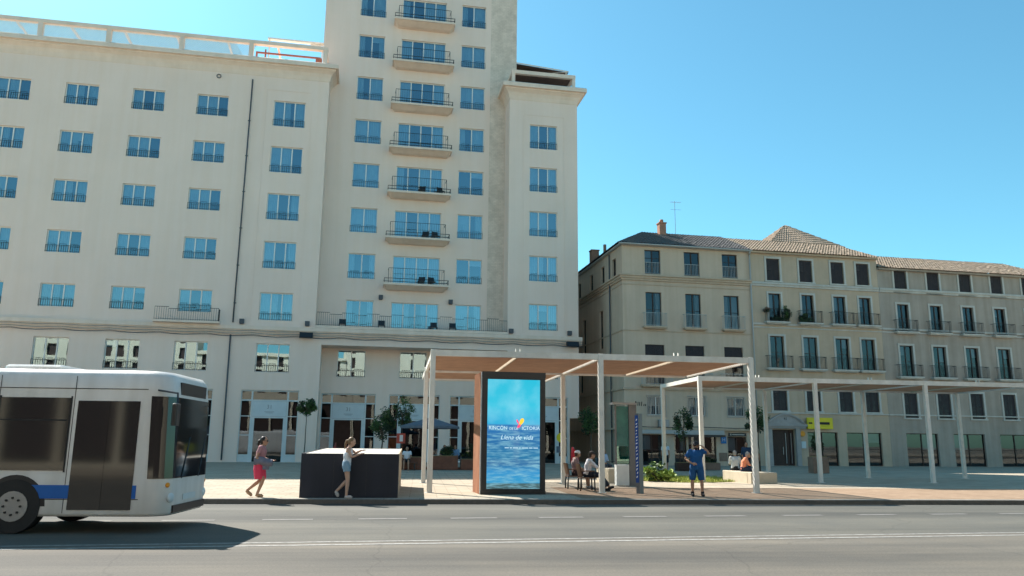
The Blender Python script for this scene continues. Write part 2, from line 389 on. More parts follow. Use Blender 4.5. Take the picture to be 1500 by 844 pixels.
def text_mesh(txt, size, mat, name='lettering', shear=0, extrude=.004, align='CENTER', space=1.0, bold=0):
    cu = bpy.data.curves.new(name, 'FONT'); cu.body = txt; cu.size = size; cu.align_x = align; cu.align_y = 'CENTER'
    cu.shear = shear; cu.extrude = extrude; cu.space_character = space; cu.resolution_u = 4; cu.offset = bold
    o = bpy.data.objects.new(name, cu); col.objects.link(o)
    dg = bpy.context.evaluated_depsgraph_get(); dg.update()
    me = bpy.data.meshes.new_from_object(o.evaluated_get(dg))
    bpy.data.objects.remove(o); me.materials.clear(); me.materials.append(mat)
    # stand it up facing -Y
    me.transform(Matrix.Rotation(R(90), 4, 'X'))
    return me

YAW = R(10.9)
UC_H, DP_H = -64*math.sin(YAW), 64*math.cos(YAW)
UC_C, DP_C = -60*math.sin(YAW), 60*math.cos(YAW)
CZ = 1.55

# ------------------------------------------------------------------ ground, road, pavement
def frame_pt(o, yaw, u, v, z=0):
    return (o[0] + u*math.cos(yaw) - v*math.sin(yaw), o[1] + u*math.sin(yaw) + v*math.cos(yaw), z)
KYAW = R(6.4); K0 = (-8.0, 22.17)
g = MB(); g.quad((-3000,-3000,-.30), (3000,-3000,-.30), (3000,3000,-.30), (-3000,3000,-.30)); struct('ground', g, M['ground'])
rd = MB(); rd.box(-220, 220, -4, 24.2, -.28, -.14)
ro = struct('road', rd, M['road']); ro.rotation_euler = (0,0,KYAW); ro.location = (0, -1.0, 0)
pv = MB(); pv.box(-220, 220, .3, 240, -.27, 0)
po = struct('pavement', pv, M['paving']); po.location = (K0[0], K0[1], 0); po.rotation_euler = (0,0,KYAW)
kb = MB(); kb.cbox(-220, 220, 0, .297, -.27, .0, .02)
ko = struct('kerb', kb, M['granite']); ko.location = (K0[0], K0[1], 0); ko.rotation_euler = (0,0,KYAW)
np_ = MB(); np_.box(-220, 220, -60, -2.0, -.27, 0.0)
npo = struct('near_pavement', np_, M['paving']); npo.location = (0, -3, 0); npo.rotation_euler = (0,0,KYAW)
# lane paint
LY = YAW
pm = MB(); pf = MB()
D0 = (-4.96, 17.95)
def strip(mb, o, u0, u1, w, z=-.135):
    a = frame_pt(o, LY, u0, -w/2, z); b = frame_pt(o, LY, u1, -w/2, z); c = frame_pt(o, LY, u1, w/2, z); d = frame_pt(o, LY, u0, w/2, z)
    mb.quad(a, b, c, d)
for k in range(-14, 16):
    strip(pf, D0, 1.6 + 2.07*k, 1.6 + 2.07*k + 1.08, .24)
D1 = (-3.87, 13.95)
for k in range(-12, 14):
    strip(pm, (D1[0], D1[1]), k*4.0, k*4.0+4.0, .10)
    strip(pm, (D1[0]-.09, D1[1]-.42), k*4.0, k*4.0+4.0, .12)
struct('road_markings', pm, M['paint'])
struct('lane_dashes', pf, M['faint_paint'])
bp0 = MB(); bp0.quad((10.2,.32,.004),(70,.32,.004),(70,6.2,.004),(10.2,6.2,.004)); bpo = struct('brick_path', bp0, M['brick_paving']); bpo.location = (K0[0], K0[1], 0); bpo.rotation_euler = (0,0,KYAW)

# ------------------------------------------------------------------ windows
_wc = {}
def window_meshes(w, h, n, fm, gm, guard, curt, bars=0, fw=.06):
    var = random.randrange(3); blind = random.choice((0,0,0,.25,.4)) if gm == 'glass' else random.choice((0,.3,.5))
    key = (round(w,3), round(h,3), n, fm, gm, guard, curt, bars, var, blind)
    if key in _wc: return _wc[key]
    f = MB(); y0, y1 = .16, .22
    f.box(-w/2, w/2, y0, y1, h-fw, h); f.box(-w/2, w/2, y0, y1, 0, fw)
    f.box(-w/2, -w/2+fw, y0, y1, fw, h-fw); f.box(w/2-fw, w/2, y0, y1, fw, h-fw)
    pw = w/n
    for k in range(1, n): f.box(-w/2+k*pw-fw*.7, -w/2+k*pw+fw*.7, y0-.01, y1+.01, fw, h-fw)
    for b in range(bars):
        zz = h*(b+1)/(bars+1); f.box(-w/2+fw, w/2-fw, y0+.012, y1-.012, zz-.02, zz+.02)
    fme = f.mesh('window', M[fm])
    p = MB()
    for k in range(n):
        t = random.uniform(-.011, .011)
        p.quad((-w/2+k*pw, .19+t, fw*.5), (-w/2+(k+1)*pw, .19-t, fw*.5), (-w/2+(k+1)*pw, .19-t, h-fw*.5), (-w/2+k*pw, .19+t, h-fw*.5))
    pme = p.mesh('pane', M[gm])
    cme = None
    if any(curt) or blind:
        c = MB()
        if blind:
            k0 = random.randrange(n); c.quad((-w/2+k0*pw+.04,.30,h*(1-blind)),(-w/2+(k0+1)*pw-.04,.30,h*(1-blind)),(-w/2+(k0+1)*pw-.04,.31,h-.02),(-w/2+k0*pw+.04,.31,h-.02))
        for k in range(n):
            if not curt[k]: continue
            l = -w/2+k*pw+.03; ww = (pw-.06)*curt[k]; N = 14
            if curt[k] < 1 and k >= n/2: l = -w/2+(k+1)*pw-.03-ww
            for j in range(N):
                a, b2 = l+ww*j/N, l+ww*(j+1)/N
                ya = .36+.03*math.sin(a*38+k); yb = .36+.03*math.sin(b2*38+k)
                c.quad((a, ya, .03), (b2, yb, .03), (b2, yb, h-.02), (a, ya, h-.02))
        cme = c.mesh('curtain', M['curtain'])
    gme = None
    if guard:
        gmb = MB()
        gh = guard
        gmb.box(-w/2, w/2, -.03, -.005, gh-.025, gh); gmb.box(-w/2, w/2, -.03, -.005, .08, .10)
        nb = max(4, int(w/.16))
        for k in range(nb+1):
            x = -w/2+.01+(w-.02)*k/nb
            gmb.box(x-.011, x+.011, -.025, -.009, .02, gh-.026)
        for k in range(n):     # taller arched hoops on the rail
            x0 = -w/2+pw*(k+.2); x1 = -w/2+pw*(k+.8)
            gmb.box(x0, x1, -.028, -.008, gh+.10, gh+.12); gmb.box(x0, x0+.015, -.028, -.008, gh+.001, gh+.10); gmb.box(x1-.015, x1, -.028, -.008, gh+.001, gh+.10)
        gme = gmb.mesh('guard_rail', M['black_iron'])
    _wc[key] = (fme, pme, cme, gme)
    return _wc[key]

def place_window(parent, u, v, z, w, h, n, fm='white_frame', gm='glass', guard=0, curt=None, bars=0, rz=0):
    curt = curt or (0,)*n
    a, b, c, d = window_meshes(w, h, n, fm, gm, guard, tuple(curt), bars)
    o = link('window', a, parent, (u, v, z), rz)
    link('pane', b, o)
    if c: link('curtain', c, o)
    if d: link('guard_rail', d, o)
    return o
def rcurt(n):
    r = random.random()
    if n == 2: return random.choice([(1,1),(1,1),(1,.55),(.5,1),(.45,.45),(0,0)])
    if n == 3: return random.choice([(1,0,1),(1,1,1),(1,.6,1),(1,0,.8),(1,1,0)])
    return random.choice([(1,0,1,1),(1,.5,.5,1),(1,0,0,1),(.7,0,1,1),(1,1,1,1)])

# ------------------------------------------------------------------ HOTEL
hotel = thing('hotel_building', 'tall white hotel with a balconied tower between two lower wings behind the plaza', 'hotel building', (0,64,0), YAW)
TV = 2.2
S = (DP_H+TV)/DP_H
def tu(u): return UC_H + (u-UC_H)*S
FLOOR = 3.97
def front(v): return lambda a, d, z: (a, v+d, z)
lw_ops = []; win_list = []
for k in range(6):
    top = [8.95, 12.97, 17.10, 21.08, 25.05, 29.0][k]; h = 2.2
    lw_ops.append((-20.0, -17.5, top-h, top)); win_list.append((-18.75, 0, top-h, 2.5, h, 3))
    for cu in (-24.75, -29.6, -34.5, -39.4):
        if k == 0: hh = 2.2
        else: hh = 1.75
        lw_ops.append((cu-1.2, cu+1.2, top-hh, top)); win_list.append((cu, 0, top-hh, 2.4, hh, 3))
stores = []   # (u0,u1,top,v)
lw_store = [(-20.85, -16.6, 5.38), (-27.2, -22.9, 5.38), (-33.2, -28.9, 5.38), (-39.2, -34.9, 5.38)]
for (a, b, t) in lw_store: lw_ops.append((a, b, .02, t)); stores.append((a, b, t, 0))
w = MB()
w.wall(front(0), -46, -15.7, 10.3, 32.2, [o for o in lw_ops if o[2] > 10.3], .24)
w.wall(front(0), -46, -15.15, 0, 10.3, [o for o in lw_ops if o[2] < 10.3], .24)
# right wing
rw_ops = []
for k in range(6):
    top = [8.95, 12.97, 17.10, 21.0, 24.95, 28.85][k]; h = 2.2
    rw_ops.append((1.45, 3.88, top-h, top)); win_list.append((2.665, 0, top-h, 2.43, h, 3))
rw_ops.append((.55, 4.75, .02, 5.3)); stores.append((.55, 4.75, 5.3, 0))
w.wall(front(0), -.35, 5.7, 10.3, 32.2, [o for o in rw_ops if o[2] > 10.3], .24)
w.wall(front(0), -.33, 4.9, 0, 10.3, [o for o in rw_ops if o[2] < 10.3], .24)
w.quad((4.9,0,3.64), (5.7,0,3.64), (5.7,0,10.3), (4.9,0,10.3)); w.quad((4.9,0,0),(4.9,0,3.64),(4.9,3,3.64),(4.9,3,0))
w.quad((4.9,0,3.64),(4.9,3,3.64),(5.7,3,3.64),(5.7,0,3.64)); w.quad((4.9,3,0),(5.7,3,0),(5.7,3,3.64),(4.9,3,3.64))
w.quad((5.7,0,3.64),(5.7,16,3.64),(5.7,16,32.2),(5.7,0,32.2)); w.quad((5.7,3,0),(5.7,16,0),(5.7,16,3.64),(5.7,3,3.64))
# returns of wings
w.quad((-15.7,0,10.3),(-15.7,TV,10.3),(-15.7,TV,32.2),(-15.7,0,32.2))
w.quad((-.35,TV,10.3),(-.35,0,10.3),(-.35,0,32.2),(-.35,TV,32.2))
w.quad((-15.15,0,0),(-15.15,TV,0),(-15.15,TV,9.0),(-15.15,0,9.0)); w.quad((-.33,TV,0),(-.33,0,0),(-.33,0,9.0),(-.33,TV,9.0))
# lintel over recess and terrace floor
w.quad((-15.15,0,9.0),(-.33,0,9.0),(-.33,0,10.3),(-15.15,0,10.3))
w.quad((-15.15,TV,9.0),(-.33,TV,9.0),(-.33,0,9.0),(-15.15,0,9.0))
w.quad((-15.7,0,10.302),(-.35,0,10.302),(-.35,TV,10.302),(-15.7,TV,10.302))
# tower
t_ops = []
TL, TC, TR = tu(-12.35), tu(-7.96), tu(-3.63)
for k in range(8):
    top = 13.05+FLOOR*k; h = 2.15
    t_ops.append((TL-1.12, TL+1.12, top-h, top)); win_list.append((TL, TV, top-h, 2.24, h, 2))
    t_ops.append((TR-1.10, TR+1.10, top-h-.02, top-.02)); win_list.append((TR, TV, top-h-.02, 2.20, h, 2))
    hc = 2.5 if k else 2.3
    t_ops.append((TC-1.97, TC+1.97, top-.05-hc, top-.05)); win_list.append((TC, TV, top-.05-hc, 3.94, hc, 4))
for c in (tu(-12.78), tu(-7.95)):
    t_ops.append((c-1.12, c+1.12, 6.7, 8.9)); win_list.append((c, TV, 6.7, 2.24, 2.2, 2))
t_ops.append((TR-1.12, TR+1.12, 6.7, 8.9)); win_list.append((TR, TV, 6.7, 2.24, 2.2, 2))
for (a, b) in ((tu(-14.9), tu(-10.76)), (tu(-9.74), tu(-5.75)), (tu(-4.95), tu(-.95))):
    t_ops.append((a, b, .02, 5.38)); stores.append((a, b, 5.38, TV))
TE = tu(-2.1)
w.wall(front(TV), -16.5, TE, 0, 47, t_ops, .24)
w.quad((-16.5,16,0),(-16.5,TV,0),(-16.5,TV,47),(-16.5,16,47))
w.quad((.65,TV,0),(.65,16,0),(.65,16,47),(.65,TV,47))
w.quad((-16.5,TV,47),(.65,TV,47),(.65,16,47),(-16.5,16,47))
w.quad((.65,16,0),(-46,16,0),(-46,16,32.2),(.65,16,32.2)); w.quad((.65,16,32),(-16.5,16,32),(-16.5,16,47),(.65,16,47))
w.quad((5.7,16,0),(.65,16,0),(.65,16,32.2),(5.7,16,32.2))
w.quad((-46,16,0),(-46,0,0),(-46,0,32.2),(-46,16,32.2))
w.quad((-46,0,32.19),(-16.5,0,32.19),(-16.5,16,32.19),(-46,16,32.19)); w.quad((.65,0,32.19),(5.7,0,32.19),(5.7,16,32.19),(.65,16,32.19))
w.quad((-16.5,0,32.19),(-15.7,0,32.19),(-15.7,TV,32.19),(-16.5,TV,32.19)); w.quad((-.35,0,32.19),(.65,0,32.19),(.65,TV,32.19),(-.35,TV,32.19))
w.quad((5.7,16,0),(5.7,46,0),(5.7,46,32.2),(5.7,16,32.2)); w.quad((5.7,46,0),(.65,46,0),(.65,46,32.2),(5.7,46,32.2)); w.quad((.65,46,0),(.65,16,0),(.65,16,32.2),(.65,46,32.2)); w.quad((.65,16,32.19),(5.7,16,32.19),(5.7,46,32.19),(.65,46,32.19))  # unseen rear block, added to keep sun and sky out of the alley
w.build('wall', M['plaster'], hotel)
bs = MB(); bs.quad((TE,TV,0),(.65,TV,0),(.65,TV,47),(TE,TV,47)); bs.build('brick_strip', M['painted_brick'], hotel)
# raised panel lines on wings
def frame_panel(mb, u0, u1, z0, z1, d=.03, t=.12):
    mb.box(u0, u0+t, -d, .05, z0, z1); mb.box(u1-t, u1, -d, .05, z0, z1); mb.box(u0+t, u1-t, -d, .05, z1-t, z1)
for fp in ((-20.72, -16.98, 10.6, 30.0), (.93, 4.62, 10.6, 29.8)):
    gp = MB(); frame_panel(gp, *fp); gp.build('panel_moulding', M['plaster'], hotel)
# interiors
it = MB()
it.box(-45.5, -16.0, .75, .8, .05, 32); it.box(-.2, 4.85, .75, .8, 5.5, 32); it.box(-16.2, .4, TV+.75, TV+.8, 5.5, 46.5)
it.build('interior', M['interior'], hotel)
it2 = MB(); it2.box(-15.1, -.4, TV+1.9, TV+2.0, .05, 5.5); it2.box(.2, 4.88, 1.9, 2.0, .05, 5.5); it2.build('shop_interior', M['shop_inside'], hotel)
for (u, v, z, ww, hh, n) in win_list:
    low = z < 7.5
    gh = .55 if n < 4 else 0
    if 10 < z < 11.5 and v > 0: gh = 0
    place_window(hotel, u, v, z, ww, hh, n, 'white_frame', 'glass', gh, rcurt(n) if not low else (0,)*n)
# cornices (mitred coves)
def cornice(name, u0, u1, ret0=None, ret1=None):
    prof = [(0,31.0),(-.04,31.05),(-.10,31.35),(-.22,31.62),(-.42,31.80),(-.50,31.84),(-.50,31.98),(-.72,31.98),(-.72,32.32),(-.6,32.42),(.3,32.42)]
    mb = MB()
    for i in range(len(prof)-1):
        (p0, z0), (p1, z1) = prof[i], prof[i+1]
        a0 = u0+p0 if ret0 is not None else u0; a1 = u0+p1 if ret0 is not None else u0
        b0 = u1-p0 if ret1 is not None else u1; b1 = u1-p1 if ret1 is not None else u1
        mb.quad((a0,p0,z0),(b0,p0,z0),(b1,p1,z1),(a1,p1,z1))
        if ret1 is not None: mb.quad((b0,p0,z0),(b0,ret1,z0),(b1,ret1,z1),(b1,p1,z1))
        if ret0 is not None: mb.quad((a0,ret0,z0),(a0,p0,z0),(a1,p1,z1),(a1,ret0,z1))
    mb.build(name, M['plaster_trim'], hotel)
cornice('cornice', -46, -15.7, None, TV)
cornice('cornice', -.35, 5.7, TV, 8)
# string course / ledge with the terrace edge
lg = MB()
for (a, b) in ((-46, -15.7), (-15.7, -.35), (-.35, 5.95)):
    lg.box(a, b, -.30, -.004, 9.98, 10.28); lg.box(a, b, -.2, -.004, 9.8, 9.979); lg.box(a, b, -.12, -.004, 9.62, 9.799)
lg.box(-15.7, -.35, -.22, .05, 10.304, 10.50)
lg.build('string_course', M['plaster_trim'], hotel)
# terrace railing
tr = MB()
def railing(mb, u0, u1, y, z0, h, step=.16, r=.012):
    mb.box(u0, u1, y-.012, y+.012, z0+.06, z0+.085)
    n = int((u1-u0)/step)
    for k in range(n+1):
        u = u0+(u1-u0)*k/n; hh = h-.03 if (k//6) % 2 == 0 else h-.16
        mb.box(u-r*.7, u+r*.7, y-r*.7, y+r*.7, z0, z0+hh)
    k = 0
    L = (u1-u0)/n
    while k < n:
        hi = (k//6) % 2 == 0; k2 = min(k+6, n); hh = h-.03 if hi else h-.16
        mb.box(u0+k*L-.01, u0+k2*L+.01, y-.018, y+.018, z0+hh, z0+hh+.03); k = k2
railing(tr, -15.6, -.42, -.1, 10.5, 1.08)
tr.build('terrace_railing', M['black_iron'], hotel)
# left balcony stub at the far wing
bl = MB(); bl.box(-27.5, -22.75, -.8, -.31, 10.29, 10.44); b_ = bl.build('balcony', M['plaster_trim'], hotel)
rr = MB(); railing(rr, -27.4, -22.85, -.74, 10.44, 1.0); rr.box(-22.86,-22.84,-.73,-.05,11.38,11.41)
for k in range(5): rr.box(-22.86,-22.84,-.7+.14*k,-.685+.14*k,10.44,11.38)
rr.build('balcony_railing', M['black_iron'], b_)
# balconies of the tower
def balcony(k):
    z = 13.05+FLOOR*k-.05-2.55
    u0, u1 = tu(-10.62)+.05, tu(-5.35)-.05
    mb = MB(); y0, y1 = TV-1.25, TV-.003
    mb.box(u0, u1, y0, y1, z-.17, z)
    # tapered soffit
    a = [(u0+.12,y0+.12,z-.171),(u1-.12,y0+.12,z-.171),(u1-.12,y1,z-.171),(u0+.12,y1,z-.171)]
    b = [(u0+.35,y0+.75,z-.42),(u1-.35,y0+.75,z-.42),(u1-.35,y1,z-.42),(u0+.35,y1,z-.42)]
    for j in range(4): mb.quad(a[(j+1)%4], a[j], b[j], b[(j+1)%4])
    mb.quad(b[3], b[2], b[1], b[0])
    o = mb.build('balcony', M['plaster_trim'], hotel)
    r = MB(); t = .018
    def rect(x0, x1, ya, h, step):
        r.box(x0, x1, ya-t, ya+t, z+h-.03, z+h); 
        for x in (x0, x1):
            r.box(x-t, x+t, ya-t, ya+t, z, z+h-.031); r.box(x-t, x+t, ya+t, y1, z+h-.03, z+h)
        n = int((x1-x0)/step)
        for i in range(1, n): r.box(x0+(x1-x0)*i/n-.007, x0+(x1-x0)*i/n+.007, ya-.007, ya+.007, z+.02, z+h-.031)
    rect(u0+.38, u1-.38, y0+.34, 1.32, .19)
    for hh in (.12, .38): 
        r.box(u0+.03, u1-.03, y0+.02, y0+.06, z+hh-.02, z+hh+.02)
        for x in (u0+.03, u1-.07): r.box(x, x+.04, y0+.061, y1, z+hh-.02, z+hh+.02)
    for x in (u0+.03, u0+1.3, u0+2.6, u0+3.9, u1-.07): r.box(x, x+.035, y0+.025, y0+.055, z, z+.36)
    r.build('balcony_railing', M['black_iron'], o)
    return z
bz = [balcony(k) for k in range(1, 8)]
# storefronts
def storefront(a, b, t, v, text, pat):
    W = b-a; c = (a+b)/2
    s1 = W*.19
    f = MB(); y0, y1 = .10, .17
    fr = .075
    xs = [-W/2, -W/2+s1, W/2-s1, W/2]
    zt = t-.02
    f.box(-W/2, W/2, y0, y1, zt-fr, zt); f.box(-W/2, W/2, y0-.01, y1+.01, zt-.80, zt-.70)
    for x in xs: f.box(max(x-fr/2*1.6, -W/2), min(x+fr/2*1.6, W/2), y0, y1, .02, zt-fr)
    for x0, x1 in ((xs[0], xs[1]), (xs[2], xs[3])):
        for z in (.55, 2.0, 3.42): f.box(x0+.06, x1-.06, y0+.005, y1-.005, z-.03, z+.03)
        f.box(x0+.06, x1-.06, y0+.02, y1-.02, .03, .52)
    f.box(xs[1]+.06, xs[2]-.06, y0+.004, y1-.004, 3.28, 3.40)
    f.box(xs[1]+.06, xs[1]+.26, y0+.002, y1-.002, .02, 3.28); f.box(xs[2]-.26, xs[2]-.06, y0+.002, y1-.002, .02, 3.28)
    o = f.build('storefront', M['store_frame'], hotel, (c, v, 0))
    g_ = MB(); g_.quad((-W/2+.02,.14,.5),(W/2-.02,.14,.5),(W/2-.02,.14,zt-.02),(-W/2+.02,.14,zt-.02)); g_.quad((xs[1]+.2,.14,.04),(xs[2]-.2,.14,.04),(xs[2]-.2,.14,.499),(xs[1]+.2,.14,.499))
    g_.build('shop_glass', M['glass_store'], o)
    bl_ = MB()
    for k in range(9):
        z = zt-.12-.065*k
        bl_.quad((-W/2+.06,.30,z),(W/2-.06,.30,z),(W/2-.06,.34,z-.05),(-W/2+.06,.34,z-.05))
    bl_.build('blind', M['slat_dark'], o)  # slats stand in for the striped brown reflection in the transom glass
    if pat:
        s = MB(); s.box(xs[1]+.07, xs[2]-.07, .085, .13, 3.41, zt-.81)
        so = s.build('sign_panel', M['sign_panel'], o)
        link('lettering', text_mesh(text, .42, M['grey_print'], extrude=.003), so, (0, .08, 4.12))
        d = MB(); d.box(-.36, .36, .079, .084, 3.74, 3.77); d.box(-.26, .26, .079, .084, 3.66, 3.685); d.build('underline', M['grey_print'], so)
    return o
for i, (a, b, t, v) in enumerate(stores):
    storefront(a, b, t, v, '31' if i < 6 else '12', True)
# pipes, lamps, cables
dpm = MB(); dpm.tube([(-21.85,-.12,10.5),(-21.8,-.12,30.6)], .055, 8)
for z in range(12, 30, 3): dpm.box(-21.93,-21.72,-.07,-.003,z,z+.06)
dpm.build('downpipe', M['pipe_dark'], hotel)
dp2 = MB(); dp2.tube([(-21.9,-.12,.15),(-21.95,-.12,9.55)], .06, 8); dp2.build('downpipe', M['pipe_dark'], hotel)
for (u, z, v) in ((tu(-10.72), 12.95+.25, TV), (tu(-5.1), 12.9+.15, TV), (-21.2, 10.45, 0), (-16.3, 10.45, 0), (-.05, 10.45, 0), (4.9, 10.45, 0)):
    l = MB(); l.box(u-.17, u+.17, v-.26, v-.004, z, z+.34); l.box(u-.13, u+.13, v-.23, v-.03, z-.05, z-.001); l.build('wall_lamp', M['pipe_dark'], hotel)
for u in (-16.3, 5.05):
    fl = MB(); fl.poly([(u-.5,-.75,9.45),(u+.5,-.75,9.45),(u+.5,-.62,9.85),(u-.5,-.62,9.85)]); fl.box(u-.5, u+.5, -.62, -.31, 9.42, 9.86); fl.build('floodlight', M['black_metal'], hotel)
rg = MB(); rg.tube([(-24.45+.16*math.cos(6.2832*k/12),-.06,31.0-.35+.16*math.sin(6.2832*k/12)) for k in range(13)], .035, 6); rg.build('wall_ring', M['pipe_dark'], hotel)
cb_ = MB()
for (z, sag, y) in ((9.72,.08,-.36),(9.60,.16,-.38),(9.52,.10,-.34),(9.9,.05,-.37)):
    pts = []
    for k in range(60):
        u = -44+50*k/59; ph = (u/3.4) % 1
        pts.append((u, y, z - sag*4*ph*(1-ph)))
    cb_.tube(pts, .017, 5)
cb_.build('cable', M['pipe_dark'], hotel)
# roof structures
rp = MB()
for u in (-44, -38, -33, -27.5, -22.1, -16.15): rp.box(u-.18, u+.18, -.2, .16, 32.43, 33.75)
rp.box(-44.2, -15.95, -.22, .18, 33.751, 34.05)
rp.box(-44.2, -15.95, 3.6, 3.9, 33.75, 34.0)
for u in (-44,-33,-22.1): rp.box(u-.15,u+.15,3.6,3.9,32.2,33.749)
for k in range(8): rp.box(-44+3.98*k, -43.85+3.98*k, .19, 3.59, 33.8, 33.95)
rp.build('roof_pergola', M['plaster_trim'], hotel)
la = MB()
for k in range(190):
    for s in (-1, 1):
        x = -44+k*.115
        if x > -22.5: continue
        la.poly([(x,0+.01*s,32.45),(x+.055,.01*s,32.45),(x+.055+s*.9,.01*s,33.74),(x+s*.9,.01*s,33.74)])
la.build('roof_lattice', M['lattice'], hotel)
rb = MB(); rb.box(-21.9,-16.6,1.0,1.12,33.55,33.68); rb.box(-21.9,-21.75,1.0,1.12,32.2,33.549); rb.box(-17.0,-16.5,.9,1.3,32.2,33.549); rb.box(-21.2,-21.08,1.13,1.22,32.2,34.0); rb.build('roof_beam', M['red_beam'], hotel)
aw = MB(); aw.box(-21.5,-16.6,4.5,4.85,36.75,36.9); aw.box(-21.4,-21.3,4.6,4.7,32.2,36.749); aw.box(-16.8,-16.7,4.6,4.7,32.2,36.749); aw.box(-17.8,-16.85,4.6,4.7,36.4,36.7); aw.build('roof_awning', M['pergola_white'], hotel)
rq = MB()
for u in (-.05, 5.4): rq.box(u-.14,u+.14,-.1,.18,32.43,33.45); rq.box(u-.14,u+.14,5.0,5.3,32.2,33.45)
rq.box(-.2,5.55,-.12,.2,33.451,33.78); rq.box(-.2,5.55,5.0,5.3,33.451,33.78); rq.box(-.2,.08,.21,4.99,33.5,33.77); rq.box(5.26,5.55,.21,4.99,33.5,33.77)
rq.box(.2,.32,2.4,2.5,32.2,35.7); rq.box(5.3,5.42,2.4,2.5,32.2,35.3)
rq.poly([(.2,2.36,35.7),(5.6,2.36,35.3),(5.6,2.36,35.42),(.2,2.36,35.82)]); rq.tube([(.3,2.3,34.75),(5.4,2.3,34.72)], .03, 6); rq.tube([(2.6,2.3,34.75),(5.4,2.3,35.28)], .025, 6)
rq.build('roof_pergola', M['plaster_trim'], hotel)
rl = MB()
for k in range(38): rl.box(.1,5.24,.25+.125*k,.34+.125*k,33.55,33.7)
rl.box(.3,5.2,4.9,4.98,32.2,33.5)
rl.quad((.2,2.4,35.7),(5.6,2.4,35.3),(5.6,6.2,35.5),(.2,6.2,35.9)); rl.box(.2,5.4,6.0,6.2,32.2,35.4)
rl.build('roof_louvres', M['slat_dark'], hotel)

# ------------------------------------------------------------------ corrugated tile roof
def tile_slope(mb, eave0, eave1, ridge0, ridge1, rows=14, pitch=.26, amp=.05):
    e0, e1, r0, r1 = map(Vector, (eave0, eave1, ridge0, ridge1))
    L = (e1-e0).length; d = (e1-e0)/L; nrm = (e1-e0).cross(r0-e0).normalized()
    if nrm.z < 0: nrm = -nrm
    N = max(8, int(L/pitch*6))
    # columns along the eave; each column climbs until it meets hip lines
    for i in range(N):
        pass
    base = len(mb.v)
    for t in range(rows*2+1):
        row = t//2; f = (row + (t % 2))/rows
        f = min(f, 1)
        lift = .045 if t % 2 == 0 else .0
        a = e0.lerp(r0, f); b = e1.lerp(r1, f)
        for i in range(N+1):
            p = a.lerp(b, i/N)
            s = (p-e0).dot(d)
            w_ = amp*abs(math.sin(math.pi*s/pitch))
            j = noise.noise(Vector((math.floor(s/pitch)*3.1, row*2.7, 0)))*.025
            mb.v.append(tuple(p + nrm*(w_ + lift + j)))
    for t in range(rows*2):
        for i in range(N):
            q = base+t*(N+1)+i
            mb.f.append((q, q+1, q+N+2, q+N+1)); mb.m.append(0); mb.sm.append(False)

# ------------------------------------------------------------------ corner house
house = thing('corner_house', 'beige four storey corner house with shade-darkened tile hip roof and iron balconies', 'house', (0,60,0), YAW)
def house_balcony(parent, u, z, w, d=.42, h=.95, mat='black_iron', slabmat='house_trim', n=None):
    s = MB(); s.box(u-w/2, u+w/2, -d, -.004, z-.12, z); s.box(u-w/2+.1, u+w/2-.1, -d+.1, -.004, z-.2, z-.121)
    o = s.build('balcony', M[slabmat], parent)
    r = MB(); y = -d+.04
    r.box(u-w/2+.03, u+w/2-.03, y-.015, y+.015, z+h-.03, z+h); r.box(u-w/2+.03, u+w/2-.03, y-.01, y+.01, z+.06, z+.08)
    n = n or int(w/.12)
    for k in range(n+1):
        x = u-w/2+.04+(w-.08)*k/n; r.box(x-.008, x+.008, y-.008, y+.008, z, z+h-.031)
    for x in (u-w/2+.04, u+w/2-.04):
        r.box(x-.012, x+.012, y+.016, -.004, z+h-.03, z+h)
        for k in range(1, 3): r.box(x-.008, x+.008, y+.12*k-.008, y+.12*k+.008, z, z+h-.031)
    r.build('balcony_railing', M[mat], o)
    return o
HW = 17.45
ho = []; hw = []
for c in (11.62, 15.02, 18.37):
    for (w_, z0, z1) in ((1.36, 15.16, 17.15), (1.34, 10.86, 13.65), (1.62, 6.2, 9.4), (1.45, 3.85, 5.32)):
        ho.append((c-w_/2, c+w_/2, z0, z1)); hw.append((c, z0, w_, z1-z0))
shops = [(10.3, 12.1, .02, 2.35), (13.05, 14.05, .02, 2.25), (14.2, 16.55, .02, 2.3), (17.5, 19.15, .02, 2.25)]
sw_ops = [(1.5, 2.5, 14.9, 16.7), (4.6, 5.6, 14.9, 16.7), (8, 9, 14.9, 16.7), (12, 13, 14.9, 16.7), (5.2, 6.2, 9.6, 12.9), (10.4, 11.4, 9.6, 12.9), (6, 7, 6.2, 8.6), (11.5, 12.5, 6.2, 8.6)]
w = MB()
w.wall(front(0), 9.0, 20.15, 0, HW, ho+shops, .22)
w.wall(lambda a, d, z: (9.0+d, a, z), 0, 22, 0, HW, sw_ops, .22)
w.quad((20.15,0,0),(20.15,22,0),(20.15,22,HW),(20.15,0,HW)); w.quad((20.15,22,0),(9,22,0),(9,22,HW),(20.15,22,HW))
w.build('wall', M['house'], house)
it = MB(); it.box(9.6, 19.9, .8, .85, .05, 17.3); it.box(9.75, 9.8, .9, 21.5, .05, 17.3); it.build('interior', M['interior'], house)
